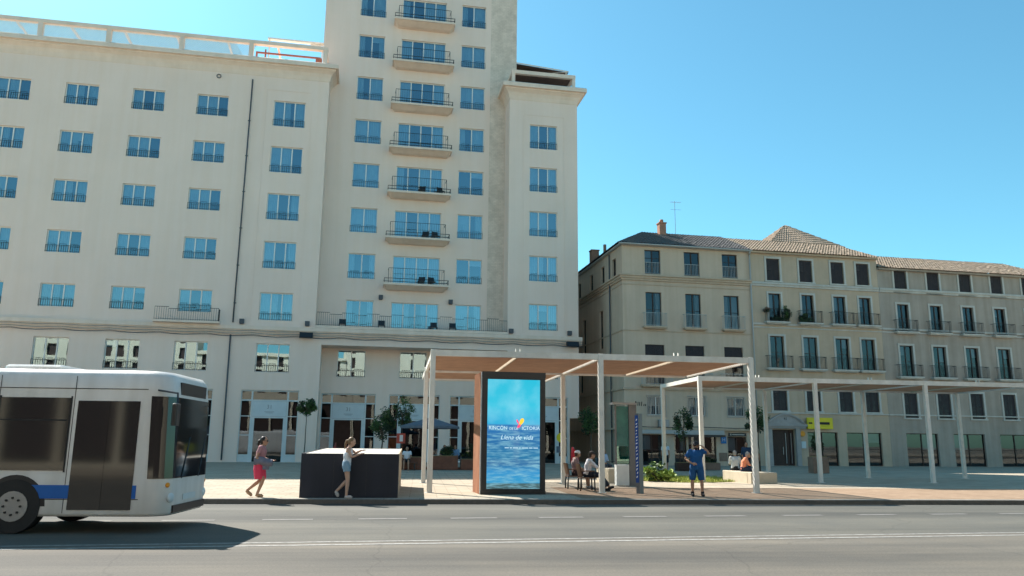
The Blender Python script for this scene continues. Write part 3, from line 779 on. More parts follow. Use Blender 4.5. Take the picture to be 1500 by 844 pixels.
for i, (c, z, w_, h_) in enumerate(hw):
    kind = i % 4
    if kind == 0: place_window(house, c, .0, z, w_, h_, 2, 'brown_frame', 'glass_dark', 0, (0,0), 2 if c != 15.02 else 0)
    elif kind == 1: place_window(house, c, .0, z, w_, h_, 2, 'brown_frame', 'glass_dark', 0, (0,.6) if c < 16 else (.8,.8), 1)
    elif kind == 2: place_window(house, c, .0, z, w_, h_, 2, 'brown_frame', 'glass_dark', 0, (0,0), 0)
    else: place_window(house, c, .0, z, w_, h_, 2, 'white_frame', 'glass_dark', 0, (.7,.7), 0)
    if kind == 0:
        r = MB(); r.box(c-w_/2, c+w_/2, -.02, .0, z+.93, z+.96); r.box(c-w_/2, c+w_/2, -.02, 0, z+.05, z+.07)
        for k in range(11): r.box(c-w_/2+.02+k*(w_-.04)/10-.009, c-w_/2+.02+k*(w_-.04)/10+.009, -.018, -.002, z+.071, z+.929)
        r.build('guard_rail', M['pipe_white'], house)
    if kind == 2:
        sh = MB()
        for k in range(22): sh.box(c-w_/2+.05, c+w_/2-.05, .08, .12, z+h_-.09-.075*k, z+h_-.03-.075*k)
        sh.build('roller_shutter', M['shutter'], house)
    if kind == 3:
        r = MB()
        for k in range(13): r.box(c-w_/2-.08+k*(w_+.16)/12-.012, c-w_/2-.08+k*(w_+.16)/12+.012, -.1, -.076, z-.1, z+h_+.08)
        for zz in (z-.1, z+h_*.5, z+h_+.06): r.box(c-w_/2-.1, c+w_/2+.1, -.075, -.05, zz, zz+.03)
        r.build('window_grille', M['pipe_white'], house)
for c in (11.62, 15.02, 18.37):
    house_balcony(house, c, 10.84, 1.95, .45, 1.08, 'pipe_white')
    house_balcony(house, c, 6.2, 2.6, .5, 1.0, 'pipe_white')
for (a, b, z0, z1) in sw_ops:
    place_window(house, 9.0, (a+b)/2, z0, b-a, z1-z0, 2, 'brown_frame', 'glass_dark', 0, (0,0), 1, rz=-math.pi/2)
tm = MB()
for (z0, z1, d) in ((14.55, 14.72, .12), (14.721, 14.9, .22), (14.901, 15.02, .34), (14.2, 14.28, .05), (10.46, 10.56, .06), (5.80, 5.95, .12), (2.72, 2.86, .3)):
    tm.box(9.0-d, 20.15, -d, -.003, z0, z1); tm.box(9.0-d, 8.997, 0, 22, z0, z1)
tm.build('string_course', M['house_trim'], house)
ev = MB(); ev.box(8.72, 20.15, -.34, -.003, 17.42, 17.52); ev.box(8.72, 8.997, 0, 22, 17.42, 17.52); ev.tube([(8.65,-.42,17.5),(20.2,-.42,17.5)], .07, 8); ev.build('eaves', M['pipe_white'], house)
rf = MB()
tile_slope(rf, (8.6,-.45,17.53), (20.2,-.45,17.53), (12.6,5,20.0), (20.2,5,20.0))
tile_slope(rf, (8.6,22.4,17.53), (8.6,-.45,17.53), (12.6,17,20.0), (12.6,5,20.0))
rf.quad((12.6,5,20.04),(20.2,5,20.04),(20.2,22,17.5),(12.6,17,20.04))
rfo = rf.build('roof', M['shaded_tile'], house)
ch = MB(); ch.box(14.0,14.6,4.2,4.8,19.3,20.75); ch.box(13.94,14.66,4.14,4.86,20.751,20.85); ch.tube([(14.3,4.5,20.85),(14.3,4.5,21.15)], .17, 10); ch.build('chimney', M['brick_red'], rfo)
ch = MB(); ch.box(8.9,9.6,8,8.7,17.6,18.9); ch.box(8.85,9.65,7.95,8.75,18.901,19.0); ch.tube([(9.9,7.2,18),(9.9,7.2,19.3)],.14,10); ch.build('chimney', M['brick_red'], rfo)
an = MB(); an.tube([(15.9,5.2,19.8),(15.9,5.2,23.2)], .02, 6)
for z in (23.1, 22.4): an.tube([(15.5,5.2,z),(16.5,5.2,z+.02)], .012, 5)
for k in range(5): an.tube([(15.6+.2*k,4.95,23.1),(15.6+.2*k,5.45,23.1)], .01, 5)
an.build('antenna', M['steel_grey'], rfo)
dp = MB(); dp.tube([(20.1,-.14,2.9),(20.1,-.14,17.2)], .06, 8); dp.tube([(20.1,-.14,17.2),(20.05,-.38,17.45)], .08, 8); dp.build('downpipe', M['pipe_white'], house)
dp = MB(); dp.tube([(8.88,2.9,0.1),(8.88,2.9,17.3)], .06, 8); dp.build('downpipe', M['pipe_dark'], house)
# ground floor of the house
fa = MB(); fa.box(9.8, 12.95, -.32, -.31, 2.42, 2.71); fa.box(12.96, 17.1, -.34, -.31, 2.38, 2.71); fa.build('shop_fascia', M['pipe_white'], house)
aw = MB(); aw.box(13.0,17.0,-.75,-.345,2.2,2.36); aw.build('shop_awning', M['black_metal'], house)
for (a, b, z0, z1) in shops:
    n = 2
    place_window(house, (a+b)/2, 0, z0, b-a, z1-z0, n, 'brown_frame', 'glass_store', 0, (0,0), 1)
sg = MB(); sg.box(17.55, 19.1, -.09, -.04, 2.29, 2.56); so = sg.build('shop_sign', M['black_metal'], house)
sm_ = MB(); sm_.box(17.72, 17.80, -.094, -.0905, 2.35, 2.50); sm_.box(17.88, 18.92, -.094, -.0905, 2.39, 2.45); sm_.build('sign_mark', M['surround'], so)
bp_ = MB(); bp_.box(16.93, 17.38, -.06, -.005, 1.72, 2.26); bo = bp_.build('hotel_plate', M['blue_sign'], house)
link('lettering', text_mesh('H', .4, M['sign_panel'], extrude=.003), bo, (17.155, -.064, 2.0))
ac = MB(); ac.box(11.7,12.5,-.36,-.01,2.95,3.5); ac.box(11.75,12.45,-.37,-.361,3.2,3.24); ac.build('air_conditioner', M['steel_grey'], house)
gm_ = MB()
for x, h_, z_ in ((9.86,.12,4.78),(9.9,.3,4.55),(10.06,.3,4.55),(10.2,.3,4.55),(10.36,.34,4.53),(10.55,.16,4.53),(10.68,.16,4.53)): gm_.poly([(x,-.006,z_),(x+.07,-.006,z_),(x+.10,-.006,z_+h_),(x+.03,-.006,z_+h_)])
gm_.build('wall_scrawl', M['black_iron'], house)
tn = MB(); tn.box(16.75,17.42,-.05,-.004,.35,1.0); tn.build('wall_plinth', M['stone_brown'], house)
cbl = MB()
cbl.tube([(9.2,-.42,2.95),(12,-.42,2.9),(15,-.42,2.97),(18,-.42,2.9),(20.1,-.42,2.96)], .025, 5); cbl.build('cable', M['black_iron'], house)

# ------------------------------------------------------------------ terraced houses further right
def terrace_house(name, label, u0, u1, cols, rows, HH, wallm, roofm=True, surround=True, gf=None, ridge=2.6):
    h = thing(name, label, 'house', (0,60,0), YAW)
    ops = []
    for c in cols:
        for (z0, z1, ww, bal) in rows: ops.append((c-ww/2, c+ww/2, z0, z1))
    w = MB(); w.wall(front(0), u0, u1, 0, HH, ops + (gf or []), .22)
    w.quad((u1,0,0),(u1,16,0),(u1,16,HH),(u1,0,HH)); w.quad((u0,16,0),(u0,0,0),(u0,0,HH),(u0,16,HH)); w.quad((u1,16,0),(u0,16,0),(u0,16,HH),(u1,16,HH))
    w.poly([(u1,0,HH),(u1,16,HH),(u1,5.5,HH+ridge)]); w.poly([(u0,16,HH),(u0,0,HH),(u0,5.5,HH+ridge)])
    w.build('wall', M[wallm], h)
    it = MB(); it.box(u0+.2, u1-.2, .8, .85, .05, HH-.1); it.build('interior', M['interior'], h)
    for c in cols:
        for (z0, z1, ww, bal) in rows:
            o = place_window(h, c, 0, z0, ww, z1-z0, 2, 'brown_frame', 'glass_dark', 0, (0,0), 1)
            if surround:
                s = MB(); b = .17; H_ = z1-z0
                s.box(-ww/2-b, -ww/2-.003, -.05, -.003, 0, H_+b); s.box(ww/2+.003, ww/2+b, -.05, -.003, 0, H_+b); s.box(-ww/2-.003, ww/2+.003, -.05, -.003, H_+.003, H_+b)
                s.box(-ww/2-b-.05, ww/2+b+.05, -.1, -.003, -.12, -.003)
                s.build('surround', M['surround'], o)
            if not bal:
                sh = MB()
                for k in range(int((z1-z0)/.09)): sh.box(-ww/2+.04, ww/2-.04, .07, .1, z1-z0-.03-.09*k-.07, z1-z0-.03-.09*k)
                sh.build('roller_shutter', M['shutter'], o)
            if bal: house_balcony(h, c, z0, ww+1.05, .5, 1.0, 'black_iron', 'surround')
    tm = MB()
    for (z0, z1, d) in ((14.6,14.78,.1),(14.781,14.95,.18),(11.1,11.2,.06),(11.35,11.5,.1),(6.9,7.0,.06),(4.15,4.25,.1)):
        if z1 < HH: tm.box(u0+.02, u1-.02, -d, -.003, z0, z1)
    tm.build('string_course', M['surround'], h)
    ev = MB(); ev.box(u0+.01, u1, -.3, -.003, HH-.06, HH+.10); ev.build('eaves', M[wallm], h)
    rf = MB(); tile_slope(rf, (u0+.06,-.5,HH+.06), (u1,-.5,HH+.06), (u0+.06,5.5,HH+ridge), (u1,5.5,HH+ridge), 16)
    rf.quad((u0,5.5,HH+ridge+.03),(u1,5.5,HH+ridge+.03),(u1,16.5,HH),(u0,16.5,HH)); rf.build('roof', M['roof_tile'], h)
    return h
rows2 = [(15.12, 17.0, 1.2, False), (11.62, 14.02, 1.1, True), (7.8, 10.45, 1.25, True), (4.38, 6.5, 1.25, False)]
h2 = terrace_house('town_house', 'ochre town house with white window surrounds and potted plants on its balcony', 20.16, 32.0, (22.25, 25.25, 28.2, 30.6), rows2, 17.45, 'house2',
                   gf=[(21.3, 23.35, .02, 2.86), (24.5, 27.2, .02, 2.7), (28.0, 31.2, .02, 2.7)])
h3 = terrace_house('town_house', 'rose coloured town house beyond the ochre one at the end of the row', 32.01, 50.0, (34.2, 37.4, 40.6, 43.8, 47.0), [(z0-.4, z1-.4, ww, b) for (z0, z1, ww, b) in rows2], 16.6, 'house3',
                   gf=[(33.5, 36.5, .02, 2.7), (38, 41, .02, 2.7), (42.5, 45.5, .02, 2.7)])
# portal of the ochre house
pt = MB()
pt.box(20.95, 21.28, -.22, -.003, .0, 2.95); pt.box(23.37, 23.75, -.22, -.003, 0, 2.95); pt.box(20.85, 24.2, -.3, -.003, 2.951, 3.12); pt.box(20.75, 24.3, -.4, -.003, 3.121, 3.3)
N = 14
arc = [(20.85+3.35*k/N, 3.302+.85*math.sin(math.pi*k/N)**.8) for k in range(N+1)]
for k in range(N):
    (x0, a0), (x1, a1) = arc[k], arc[k+1]
    pt.quad((x0,-.2,3.302),(x1,-.2,3.302),(x1,-.2,a1),(x0,-.2,a0)); pt.quad((x0,-.3,a0),(x1,-.3,a1),(x1,-.003,a1),(x0,-.003,a0)); pt.quad((x0,-.3,max(a0-.14,3.302)),(x1,-.3,max(a1-.14,3.302)),(x1,-.3,a1),(x0,-.3,a0))
pto = pt.build('portal', surf('grey stone portal', (.40,.37,.35), .85, .1, 2), h2)
link('lettering', text_mesh('41', .3, M['black_iron'], extrude=.003), pto, (22.5, -.205, 3.72))
dr = MB(); dr.box(21.3,22.95,.2,.26,.02,2.84); dr.box(23.0,23.3,.2,.26,.02,2.84); dr.build('door', M['brown_frame'], h2)
gl = MB(); gl.box(22.6,22.65,.15,.199,.2,2.6); gl.box(23.08,23.12,.15,.199,.2,2.6); gl.box(22.35,22.4,.15,.199,.9,1.5); gl.build('door_handle', M['steel_grey'], h2)
for (a, b) in ((24.5, 27.2), (28.0, 31.2)):
    place_window(h2, (a+b)/2, 0, .02, b-a, 2.68, 2, 'brown_frame', 'glass_store', 0, (0,0), 1)
for (a, b) in ((33.5, 36.5), (38, 41), (42.5, 45.5)):
    place_window(h3, (a+b)/2, 0, .02, b-a, 2.68, 2, 'brown_frame', 'glass_store', 0, (0,0), 1)
ys = MB(); ys.box(24.35, 26.6, -.35, -.2, 2.95, 3.85); yo = ys.build('shop_sign', M['yellow_sign'], h2)
ym = MB(); ym.box(24.45, 24.75, -.37, -.351, 3.35, 3.47); ym.box(25.0, 26.3, -.37, -.351, 3.3, 3.5); ym.build('sign_mark', M['black_iron'], yo)
os_ = MB(); os_.tube([(24.0,-.12,2.55),(24.0,-.06,2.55)], .22, 14); os_.build('wall_sign', M['orange_sign'], h2)
nb = MB(); nb.box(23.85,24.25,-.1,-.05,1.4,1.95); nb.build('notice_board', M['sign_panel'], h2)
# pyramid roofed tower house behind
bh = thing('roof_lantern_house', 'pale pyramid roof rising behind the ochre town house', 'house', (0,60,0), YAW)
b = MB(); b.box(28.6, 36.4, 11.2, 18.8, 0, 21.45); b.build('wall', M['house2'], bh)
b = MB()
ap = (32.5, 15, 24.7)
cs = [(28.3,10.9,21.47),(36.7,10.9,21.47),(36.7,19.1,21.47),(28.3,19.1,21.47)]
for k in range(4):
    tile_slope(b, cs[k], cs[(k+1)%4], ap, ap, 10)
b.build('roof', M['roof_tile'], bh)

# ------------------------------------------------------------------ pergolas
PY = R(8.0)
def pergola(name, label, o, cols, d, bays, posts, endbeam=True):
    t = thing(name, label, 'pergola', (o[0], o[1], 0), PY)
    H = 4.55
    for (u, v) in posts:
        p = MB(); p.cbox(u-.085, u+.085, v-.085, v+.085, .012, H, .012); p.box(u-.14, u+.14, v-.14, v+.14, 0, .0119); p.build('post', M['pergola_white'], t)
    done = set()
    for (u0, u1, v0, v1) in bays:
        for v in (v0, v1):
            k = (u0, u1, v)
            if k in done: continue
            done.add(k)
            b = MB(); b.box(u0+.087, u1-.087, v-.07, v+.07, H-.20, H-.003); b.build('beam', M['pergola_white'], t)
        for u in (u0, (u0+u1)/2, u1):
            k = (u, v0, v1)
            if k in done: continue
            done.add(k)
            b = MB(); e = .045 if u in (u0, u1) else .022
            b.box(u-e, u+e, v0+.087, v1-.087, H-.19, H-.01); b.build('rafter', M['tan_side'] if u not in (u0, u1) else M['pergola_white'], t)
            if u not in (u0, u1):
                c = MB()
                for x in (-.09, .06): c.box(u+x, u+x+.03, v0-.04, v0+.04, H-.002, H+.10)
                c.build('bracket', M['pergola_white'], t)
        s = MB(); n = int((v1-v0-.2)/.15)
        for h0, h1 in ((u0, (u0+u1)/2), ((u0+u1)/2, u1)):
            for k in range(n):
                v = v0+.14+(v1-v0-.28)*k/(n-1); j = random.uniform(-.006, .006)
                e0, e1 = h0+.063, h1-.063
                s.box(e0, e1, v-.028+j, v+.028+j, H-.13, H-.10)
        s.build('canopy_slats', M['slat_brown'], t)
    return t
pergola('pergola', 'long white pergola with brown slat canopy over the lit advert and the chairs', (-2.56, 25.66), None, 6.2,
        [(0, 5.62, 0, 6.2), (5.62, 10.95, 0, 6.2), (0, 5.62, 6.2, 10.3)],
        [(0,0),(5.62,0),(10.95,0),(0,6.2),(5.62,6.2)])
pergola('pergola', 'second white pergola set further back over the stone bench and the grass', (8.30, 34.7), None, 5.0,
        [(0, 5.4, 0, 5.0), (5.4, 10.8, 0, 5.0), (10.8, 16.2, 0, 5.0)],
        [(0,0),(5.4,0),(10.8,0),(16.2,0),(0,5),(5.4,5),(10.8,5),(16.2,5)])

# ------------------------------------------------------------------ advert screen
ad = thing('advertising_screen', 'tall black advert screen glowing with a blue seaside picture on the kerb', 'advert screen', (.10, 25.16, 0), R(10.9))
b = MB(); W2 = 1.02
b.box(-W2, W2, 0, .14, 0, .17); b.box(-W2, W2, 0, .14, 3.56, 3.80); b.box(-W2, -W2+.17, 0, .14, .17, 3.56); b.box(W2-.17, W2, 0, .14, .17, 3.56)
b.box(-W2+.02, W2-.02, .141, 1.5, .02, 3.78)
b.box(-W2-.012, W2+.012, -.012, -.0005, 3.62, 3.8); b.box(-W2-.012, W2+.012, -.012, -.0005, 0, .10)
b.build('housing', M['black_metal'], ad)
s = MB(); s.quad((-W2+.171,.03,.171),(W2-.171,.03,.171),(W2-.171,.03,3.559),(-W2+.171,.03,3.559))
so = s.build('display', screen_mat(.17, 3.56), ad)
s = MB(); s.box(-W2-.03, -W2+.0195, .19, 1.56, .0, 3.79); s.build('side_panel', M['corten'], ad)
s = MB(); s.box(W2-.0195, W2+.03, .19, 1.56, .0, 3.79); s.build('side_panel', M['corten'], ad)
s = MB(); s.box(-W2+.02, W2-.02, 1.501, 1.56, .0, 3.79); s.build('rear_panel', M['corten'], ad)
s = MB(); s.box(-W2-.02, -W2+.01, .141, .189, .02, 3.78); s.build('edge_strip', M['white_frame'], ad)
em, nt, bb = new_mat('glowing white letters'); bb.inputs['Base Color'].default_value = (.05,.05,.05,1); bb.inputs['Emission Color'].default_value = (.62,.88,.98,1); bb.inputs['Emission Strength'].default_value = .5
ey, nt, bb = new_mat('glowing yellow emblem'); bb.inputs['Base Color'].default_value = (.05,.05,.05,1); bb.inputs['Emission Color'].default_value = (.95,.55,.02,1); bb.inputs['Emission Strength'].default_value = .6
er, nt, bb = new_mat('glowing red emblem'); bb.inputs['Base Color'].default_value = (.05,.05,.05,1); bb.inputs['Emission Color'].default_value = (.9,.06,.16,1); bb.inputs['Emission Strength'].default_value = .6
ZT = 2.03
link('lettering', text_mesh('RINCÓN', .15, em, extrude=.001, align='LEFT', space=1.02), so, (-.80, .026, ZT))
link('lettering', text_mesh('DE LA', .105, em, extrude=.001, align='LEFT'), so, (-.14, .026, ZT-.02))
link('lettering', text_mesh('ICTORIA', .15, em, extrude=.001, align='LEFT', space=1.0), so, (.26, .026, ZT))
link('lettering', text_mesh('Llena de vida', .20, em, extrude=.001, shear=.3, bold=-.001), so, (.10, .026, ZT-.29))
d = MB()
x = -.28
for ww in (.16,.10,.20,.08,.24,.14,.18): d.box(x, x+ww-.03, .024, .0265, ZT-.62, ZT-.60); x += ww
d.build('small_print', em, so)
def petal(c, L, wd, ang, mat):
    p = MB(); pts = []
    for k in range(20):
        a = 2*math.pi*k/20; px = L*math.cos(a)*.5; py = wd*.5*math.sin(a)*(1+.3*math.cos(a))
        pts.append((c[0]+px*math.cos(ang)-py*math.sin(ang), .025, c[1]+px*math.sin(ang)+py*math.cos(ang)))
    p.poly(pts); p.build('emblem', mat, so)
petal((.25, ZT+.20), .24, .12, R(62), ey); petal((.17, ZT+.07), .16, .085, R(50), er); petal((.13, ZT+.2), .16, .05, R(115), er)

# ------------------------------------------------------------------ dark box enclosure by the kerb
bx = thing('vent_enclosure', 'big dark brown metal enclosure with pale top standing at the kerb behind the girl', 'enclosure', (-4.57, 22.98, 0), R(7))
HWD = 1.375; LB = 6.2; ZF, ZB = 1.225, 1.335
def wedge(mb, x0, x1, y0, y1, d0, d1):
    zz = lambda y, d: ZF+(ZB-ZF)*y/LB+d
    v = [(x0,y0,d0 if d0 >= 0 else 0),(x1,y0,0),(x1,y1,0),(x0,y1,0)]
    lo = [(x0,y0,0),(x1,y0,0),(x1,y1,0),(x0,y1,0)]; hi = [(x0,y0,zz(y0,d1)),(x1,y0,zz(y0,d1)),(x1,y1,zz(y1,d1)),(x0,y1,zz(y1,d1))]
    mb.quad(*hi); mb.quad(*reversed(lo))
    for k in range(4): mb.quad(lo[k], lo[(k+1)%4], hi[(k+1)%4], hi[k])
b = MB(); wedge(b, -HWD, HWD, 0, .05, 0, .0); wedge(b, -HWD, -HWD+.05, .0501, LB, 0, 0); wedge(b, -HWD+.0501, HWD-.0501, LB-.05, LB, 0, 0)
b.build('cladding', M['dark_clad'], bx)
for x in (-.46, .46):
    b = MB(); b.box(x-.006, x+.006, -.004, -.0005, .02, 1.21); b.build('panel_joint', M['black_metal'], bx)
b = MB(); wedge(b, HWD-.05, HWD, .0501, LB, 0, 0); b.build('side_wall', M['tan_side'], bx)
b = MB(); wedge(b, -HWD+.0505, HWD-.0505, .0505, LB-.0505, 0, -.012); b.build('top_slab', M['pale_top'], bx)

# ------------------------------------------------------------------ information panel and totem
ip = thing('information_panel', 'grey steel panel with hanging green glass and white ribbed base beside the chairs', 'panel', (4.42, 30.9, 0), R(8))
b = MB(); b.box(.16, .46, -.06, .10, 0, 3.08); b.build('post', M['steel_dark'], ip)
b = MB(); b.box(-.40, -.33, -.01, .04, .8, 3.079); b.build('edge_bar', M['steel_dark'], ip)
b = MB(); b.box(-.50, .44, -.14, .30, 3.081, 3.16); b.build('cap', M['steel_grey'], ip)
b = MB(); b.box(-.325, .155, .0, .02, 1.5, 3.02); b.build('teal_panel', surf('teal printed panel', (.05,.22,.19), .12, .1, 1.4, c2=(.022,.10,.10), spec=.6), ip)
b = MB(); b.box(-.325, .155, .0, .02, .82, 1.495); b.build('glass_sheet', M['green_glass'], ip)
b = MB()
for k in range(24):
    b.tube([(-.36, -.06+.012*(k%2), .05+.031*k), (.13, -.06+.012*(k%2), .05+.031*k)], .019, 6)
b.box(-.36, .13, -.05, .25, .02, .80); b.build('ribbed_base', M['white_corrugated'], ip)
tt = thing('sign_totem', 'slim grey totem sign with vertical blue and white lettering near the kerb', 'sign', (4.16, 26.15, 0), R(-48))
b = MB(); b.cbox(-.075, .075, -.04, .17, 0, 2.56, .01); b.build('body', M['steel_dark'], tt)
b = MB(); b.box(-.066, .066, -.052, -.0405, .35, 2.5); bo = b.build('print_panel', M['blue_print'], tt)
rnd = random.Random(9); zz = .5
while zz < 2.42:
    m_ = MB(); w1 = rnd.uniform(.03,.052); hh = rnd.uniform(.05,.10); of = rnd.uniform(-.012,.012)
    m_.quad((of-w1,-.054,zz),(of+w1*.2,-.054,zz+.01),(of+w1,-.054,zz+hh),(of-w1*.3,-.054,zz+hh-.015)); m_.build('white_mark', M['white_print'], bo); zz += hh+rnd.uniform(.03,.06)

# ------------------------------------------------------------------ stone blocks, planters
def block(label, loc, sx, sy, h, rz, mat='stone', name='stone_bench', cat='bench', seam=None):
    t = thing(name, label, cat, loc, rz)
    xs = [-sx/2] + (seam or []) + [sx/2]
    for i in range(len(xs)-1):
        b = MB(); b.cbox(xs[i]+.004, xs[i+1]-.004, -sy/2, sy/2, 0, h, .02); b.build('block', M[mat], t)
    return t
block('long sandy stone bench with two people sitting on it under the second pergola', (10.42, 35.2, 0), 3.1, 1.15, .46, R(97), seam=[-1.15])
block('sandy stone block behind the seated man and the green glass panel', (4.35, 33.6, 0), 1.1, 1.3, .58, R(16))
def planter(label, x, y, sx, sy, h, rz=R(9), mat='wood_box'):
    t = thing('planter_box', label, 'planter', (x, y, 0), rz)
    b = MB()
    for k in range(5): b.box(-sx/2, sx/2, -sy/2-.012, -sy/2, .04+h*.19*k, .04+h*.19*k+h*.17)
    b.box(-sx/2+.01, sx/2-.01, -sy/2+.001, sy/2, .02, h); b.build('boards', M[mat], t)
    s = MB(); s.box(-sx/2+.06, sx/2-.06, -sy/2+.06, sy/2-.06, h+.001, h+.03); s.build('soil', M['soil'], t)
    return t
planter('reddish timber planter left of the parasol with a person in a white shirt before it', -5.9, 46.9, 1.9, .6, .72)
planter('reddish timber planter between the pergola post and the advert screen', -3.95, 47.2, 1.7, .6, .80)
planter('reddish timber planter half hidden by the side of the advert screen', -2.1, 47.5, 1.7, .6, .62)
planter('dark planter box holding the slim tree before the corner house', 10.75, 49.3, 1.25, .5, .5, mat='brown_frame')
planter('brown planter box at the door of the ochre house', 18.2, 47.5, 1.0, .6, .95, mat='stone_brown')
planter('low dark planter in front of the shops of the corner house', 12.6, 51.5, 1.6, .5, .45, mat='stone_brown')

# ------------------------------------------------------------------ vegetation
def leaf_cloud(mb, c, r, n, size, seed, mats=1, clumps=10, droop=0.0, shell=.55):
    rnd = random.Random(seed)
    cl = []
    for k in range(clumps):
        while True:
            p = Vector((rnd.uniform(-1,1), rnd.uniform(-1,1), rnd.uniform(-1,1)))
            if shell < p.length < 1: break
        cl.append((Vector((p.x*r[0]*.72, p.y*r[1]*.72, p.z*r[2]*.78)), rnd.uniform(.28, .5), rnd.randrange(mats)))
    for k in range(n):
        cc, cr, mi = cl[rnd.randrange(clumps)]
        d = Vector((rnd.gauss(0,1), rnd.gauss(0,1), rnd.gauss(0,.9)))
        d = d.normalized()*(rnd.random()**.45)*cr
        p = Vector(c) + cc + Vector((d.x*r[0], d.y*r[1], d.z*r[2]))
        s = size*rnd.uniform(.6, 1.3)
        ax = Vector((rnd.gauss(0,1), rnd.gauss(0,1), rnd.gauss(0,.6)-droop)).normalized()
        sd = ax.cross(Vector((rnd.gauss(0,1), rnd.gauss(0,1), rnd.gauss(0,1)))).normalized()
        up = ax.cross(sd)*.12*s
        a = p - ax*s*.5; e = p + ax*s*.5; m_ = p + up
        mb.quad(a, m_ + sd*s*.24, e, m_ - sd*s*.24, mi if rnd.random() < .8 else rnd.randrange(mats))
def tree(label, x, y, zc, r, n, size, seed, mats=('leaf_mid','leaf_dark'), trunk=.05, name='young_tree', clumps=12):
    t = thing(name, label, 'tree', (x, y, 0), 0)
    b = MB(); rnd = random.Random(seed)
    top = zc - r[2]*.2
    pts = [(0,0,0)]; rr = [trunk*1.25]
    for k in range(1, 6): pts.append((rnd.uniform(-.03,.03), rnd.uniform(-.03,.03), top*k/5)); rr.append(trunk*(1.15-.13*k))
    b.tube(pts, rr, 8)
    for k in range(7):
        a = rnd.uniform(0, 6.28); z0 = zc - r[2]*rnd.uniform(.3,.9)
        z0 = min(z0, top)
        b.tube([(0,0,z0), (math.cos(a)*r[0]*.4, math.sin(a)*r[1]*.4, z0+r[2]*.5), (math.cos(a)*r[0]*.75, math.sin(a)*r[1]*.75, z0+r[2]*.9)], [trunk*.45, trunk*.3, trunk*.12], 5)
    b.build('trunk', M['bark'], t)
    c = MB(); leaf_cloud(c, (0,0,zc), r, n, size, seed, len(mats), clumps)
    c.build('crown', [M[m] for m in mats], t)
    return t
tree('small round headed tree on a thin trunk between the first two shop fronts', -14.0, 54.5, 3.85, (.72,.72,.72), 1500, .17, 1, ('leaf_mid','leaf_dark'), .04, clumps=16)
tree('dense dark round tree behind the right end of the dark enclosure', -7.95, 49.5, 2.65, (.88,.88,1.05), 2200, .16, 2, ('leaf_dark','leaf_dark','leaf_mid'), .06, clumps=22)
tree('loose airy small tree beside the dark round one', -6.85, 50.5, 3.45, (.78,.78,1.05), 900, .17, 3, ('leaf_dark','leaf_mid'), .04, clumps=12)
tree('dim tree standing in the shady alley behind the chairs', 5.75, 57, 3.2, (1.0,1.0,1.3), 1500, .18, 4, ('leaf_mid','leaf_dark'), .05)
tree('slim young tree growing from the dark planter box', 10.65, 49.3, 2.95, (.62,.62,1.05), 1300, .15, 5, ('leaf_mid','leaf_dark'), .035)
tree('small green tree half hidden by the corner post of the long pergola', 14.75, 47.5, 3.0, (.85,.85,.85), 1300, .16, 6, ('leaf_mid','leaf_dark'), .04)
def shrub(label, x, y, z, r, n, size, seed, mats, name='shrub', cat='plant', droop=0., stem=True):
    t = thing(name, label, cat, (x, y, z), 0)
    rnd = random.Random(seed)
    b = MB()
    for k in range(7):
        a = rnd.uniform(0,6.28); b.tube([(0,0,0),(math.cos(a)*r[0]*.3,math.sin(a)*r[1]*.3,r[2]*.8),(math.cos(a)*r[0]*.7,math.sin(a)*r[1]*.7,r[2]*1.3)], [.02,.014,.006], 5)
    b.build('stem', M['bark'], t)
    c = MB(); leaf_cloud(c, (0,0,r[2]), r, n, size, seed, len(mats), 12, droop, .3); c.build('foliage', [M[m] for m in mats], t)
    return t
shrub('bright broad leaved bush on the sunlit grass by the pergola post', 6.45, 35.0, 0, (.98,.8,.42), 420, .30, 11, ('leaf_light','leaf_light','leaf_mid'))
shrub('dark hedge plant in the middle timber planter by the cafe', -3.6, 47.2, .82, (.7,.25,.35), 700, .12, 12, ('leaf_dark','leaf_mid'))
shrub('dark hedge plant in the planter beside the advert screen', -2.2, 47.5, .64, (.75,.25,.45), 700, .12, 13, ('leaf_dark','leaf_dark'))
shrub('upright green plant in the brown planter by the ochre house', 18.2, 47.5, .97, (.4,.3,.75), 600, .16, 14, ('leaf_mid','leaf_dark'))
shrub('low green plant in the planter before the shops', 12.6, 51.5, .47, (.65,.2,.22), 400, .12, 17, ('leaf_mid','leaf_dark'))
def hp(u, v, z): 
    p = frame_pt((0,60), YAW, u, v, z); return p
for (lab, u, z, r, s, mt) in (('bushy potted plant trailing at the right of the first planted balcony', 23.05, 11.64, (.42,.22,.62), 15, ('leaf_dark','leaf_mid')),
                          ('low potted plants along the floor of the first planted balcony', 22.2, 11.64, (.7,.2,.22), 16, ('leaf_dark','leaf_dark')),
                          ('round potted plant hung at the left of the first planted balcony', 21.3, 12.3, (.25,.2,.22), 18, ('leaf_dark','stone_brown')),
                          ('hanging plants spilling over the second planted balcony', 24.75, 11.4, (.6,.25,.45), 19, ('leaf_dark','leaf_mid'))):
    p = hp(u, -.32, z); shrub(lab, p[0], p[1], p[2], tuple(q*1.12 for q in r), 850, .14, s, mt, 'potted_plant', 'plant', .4)
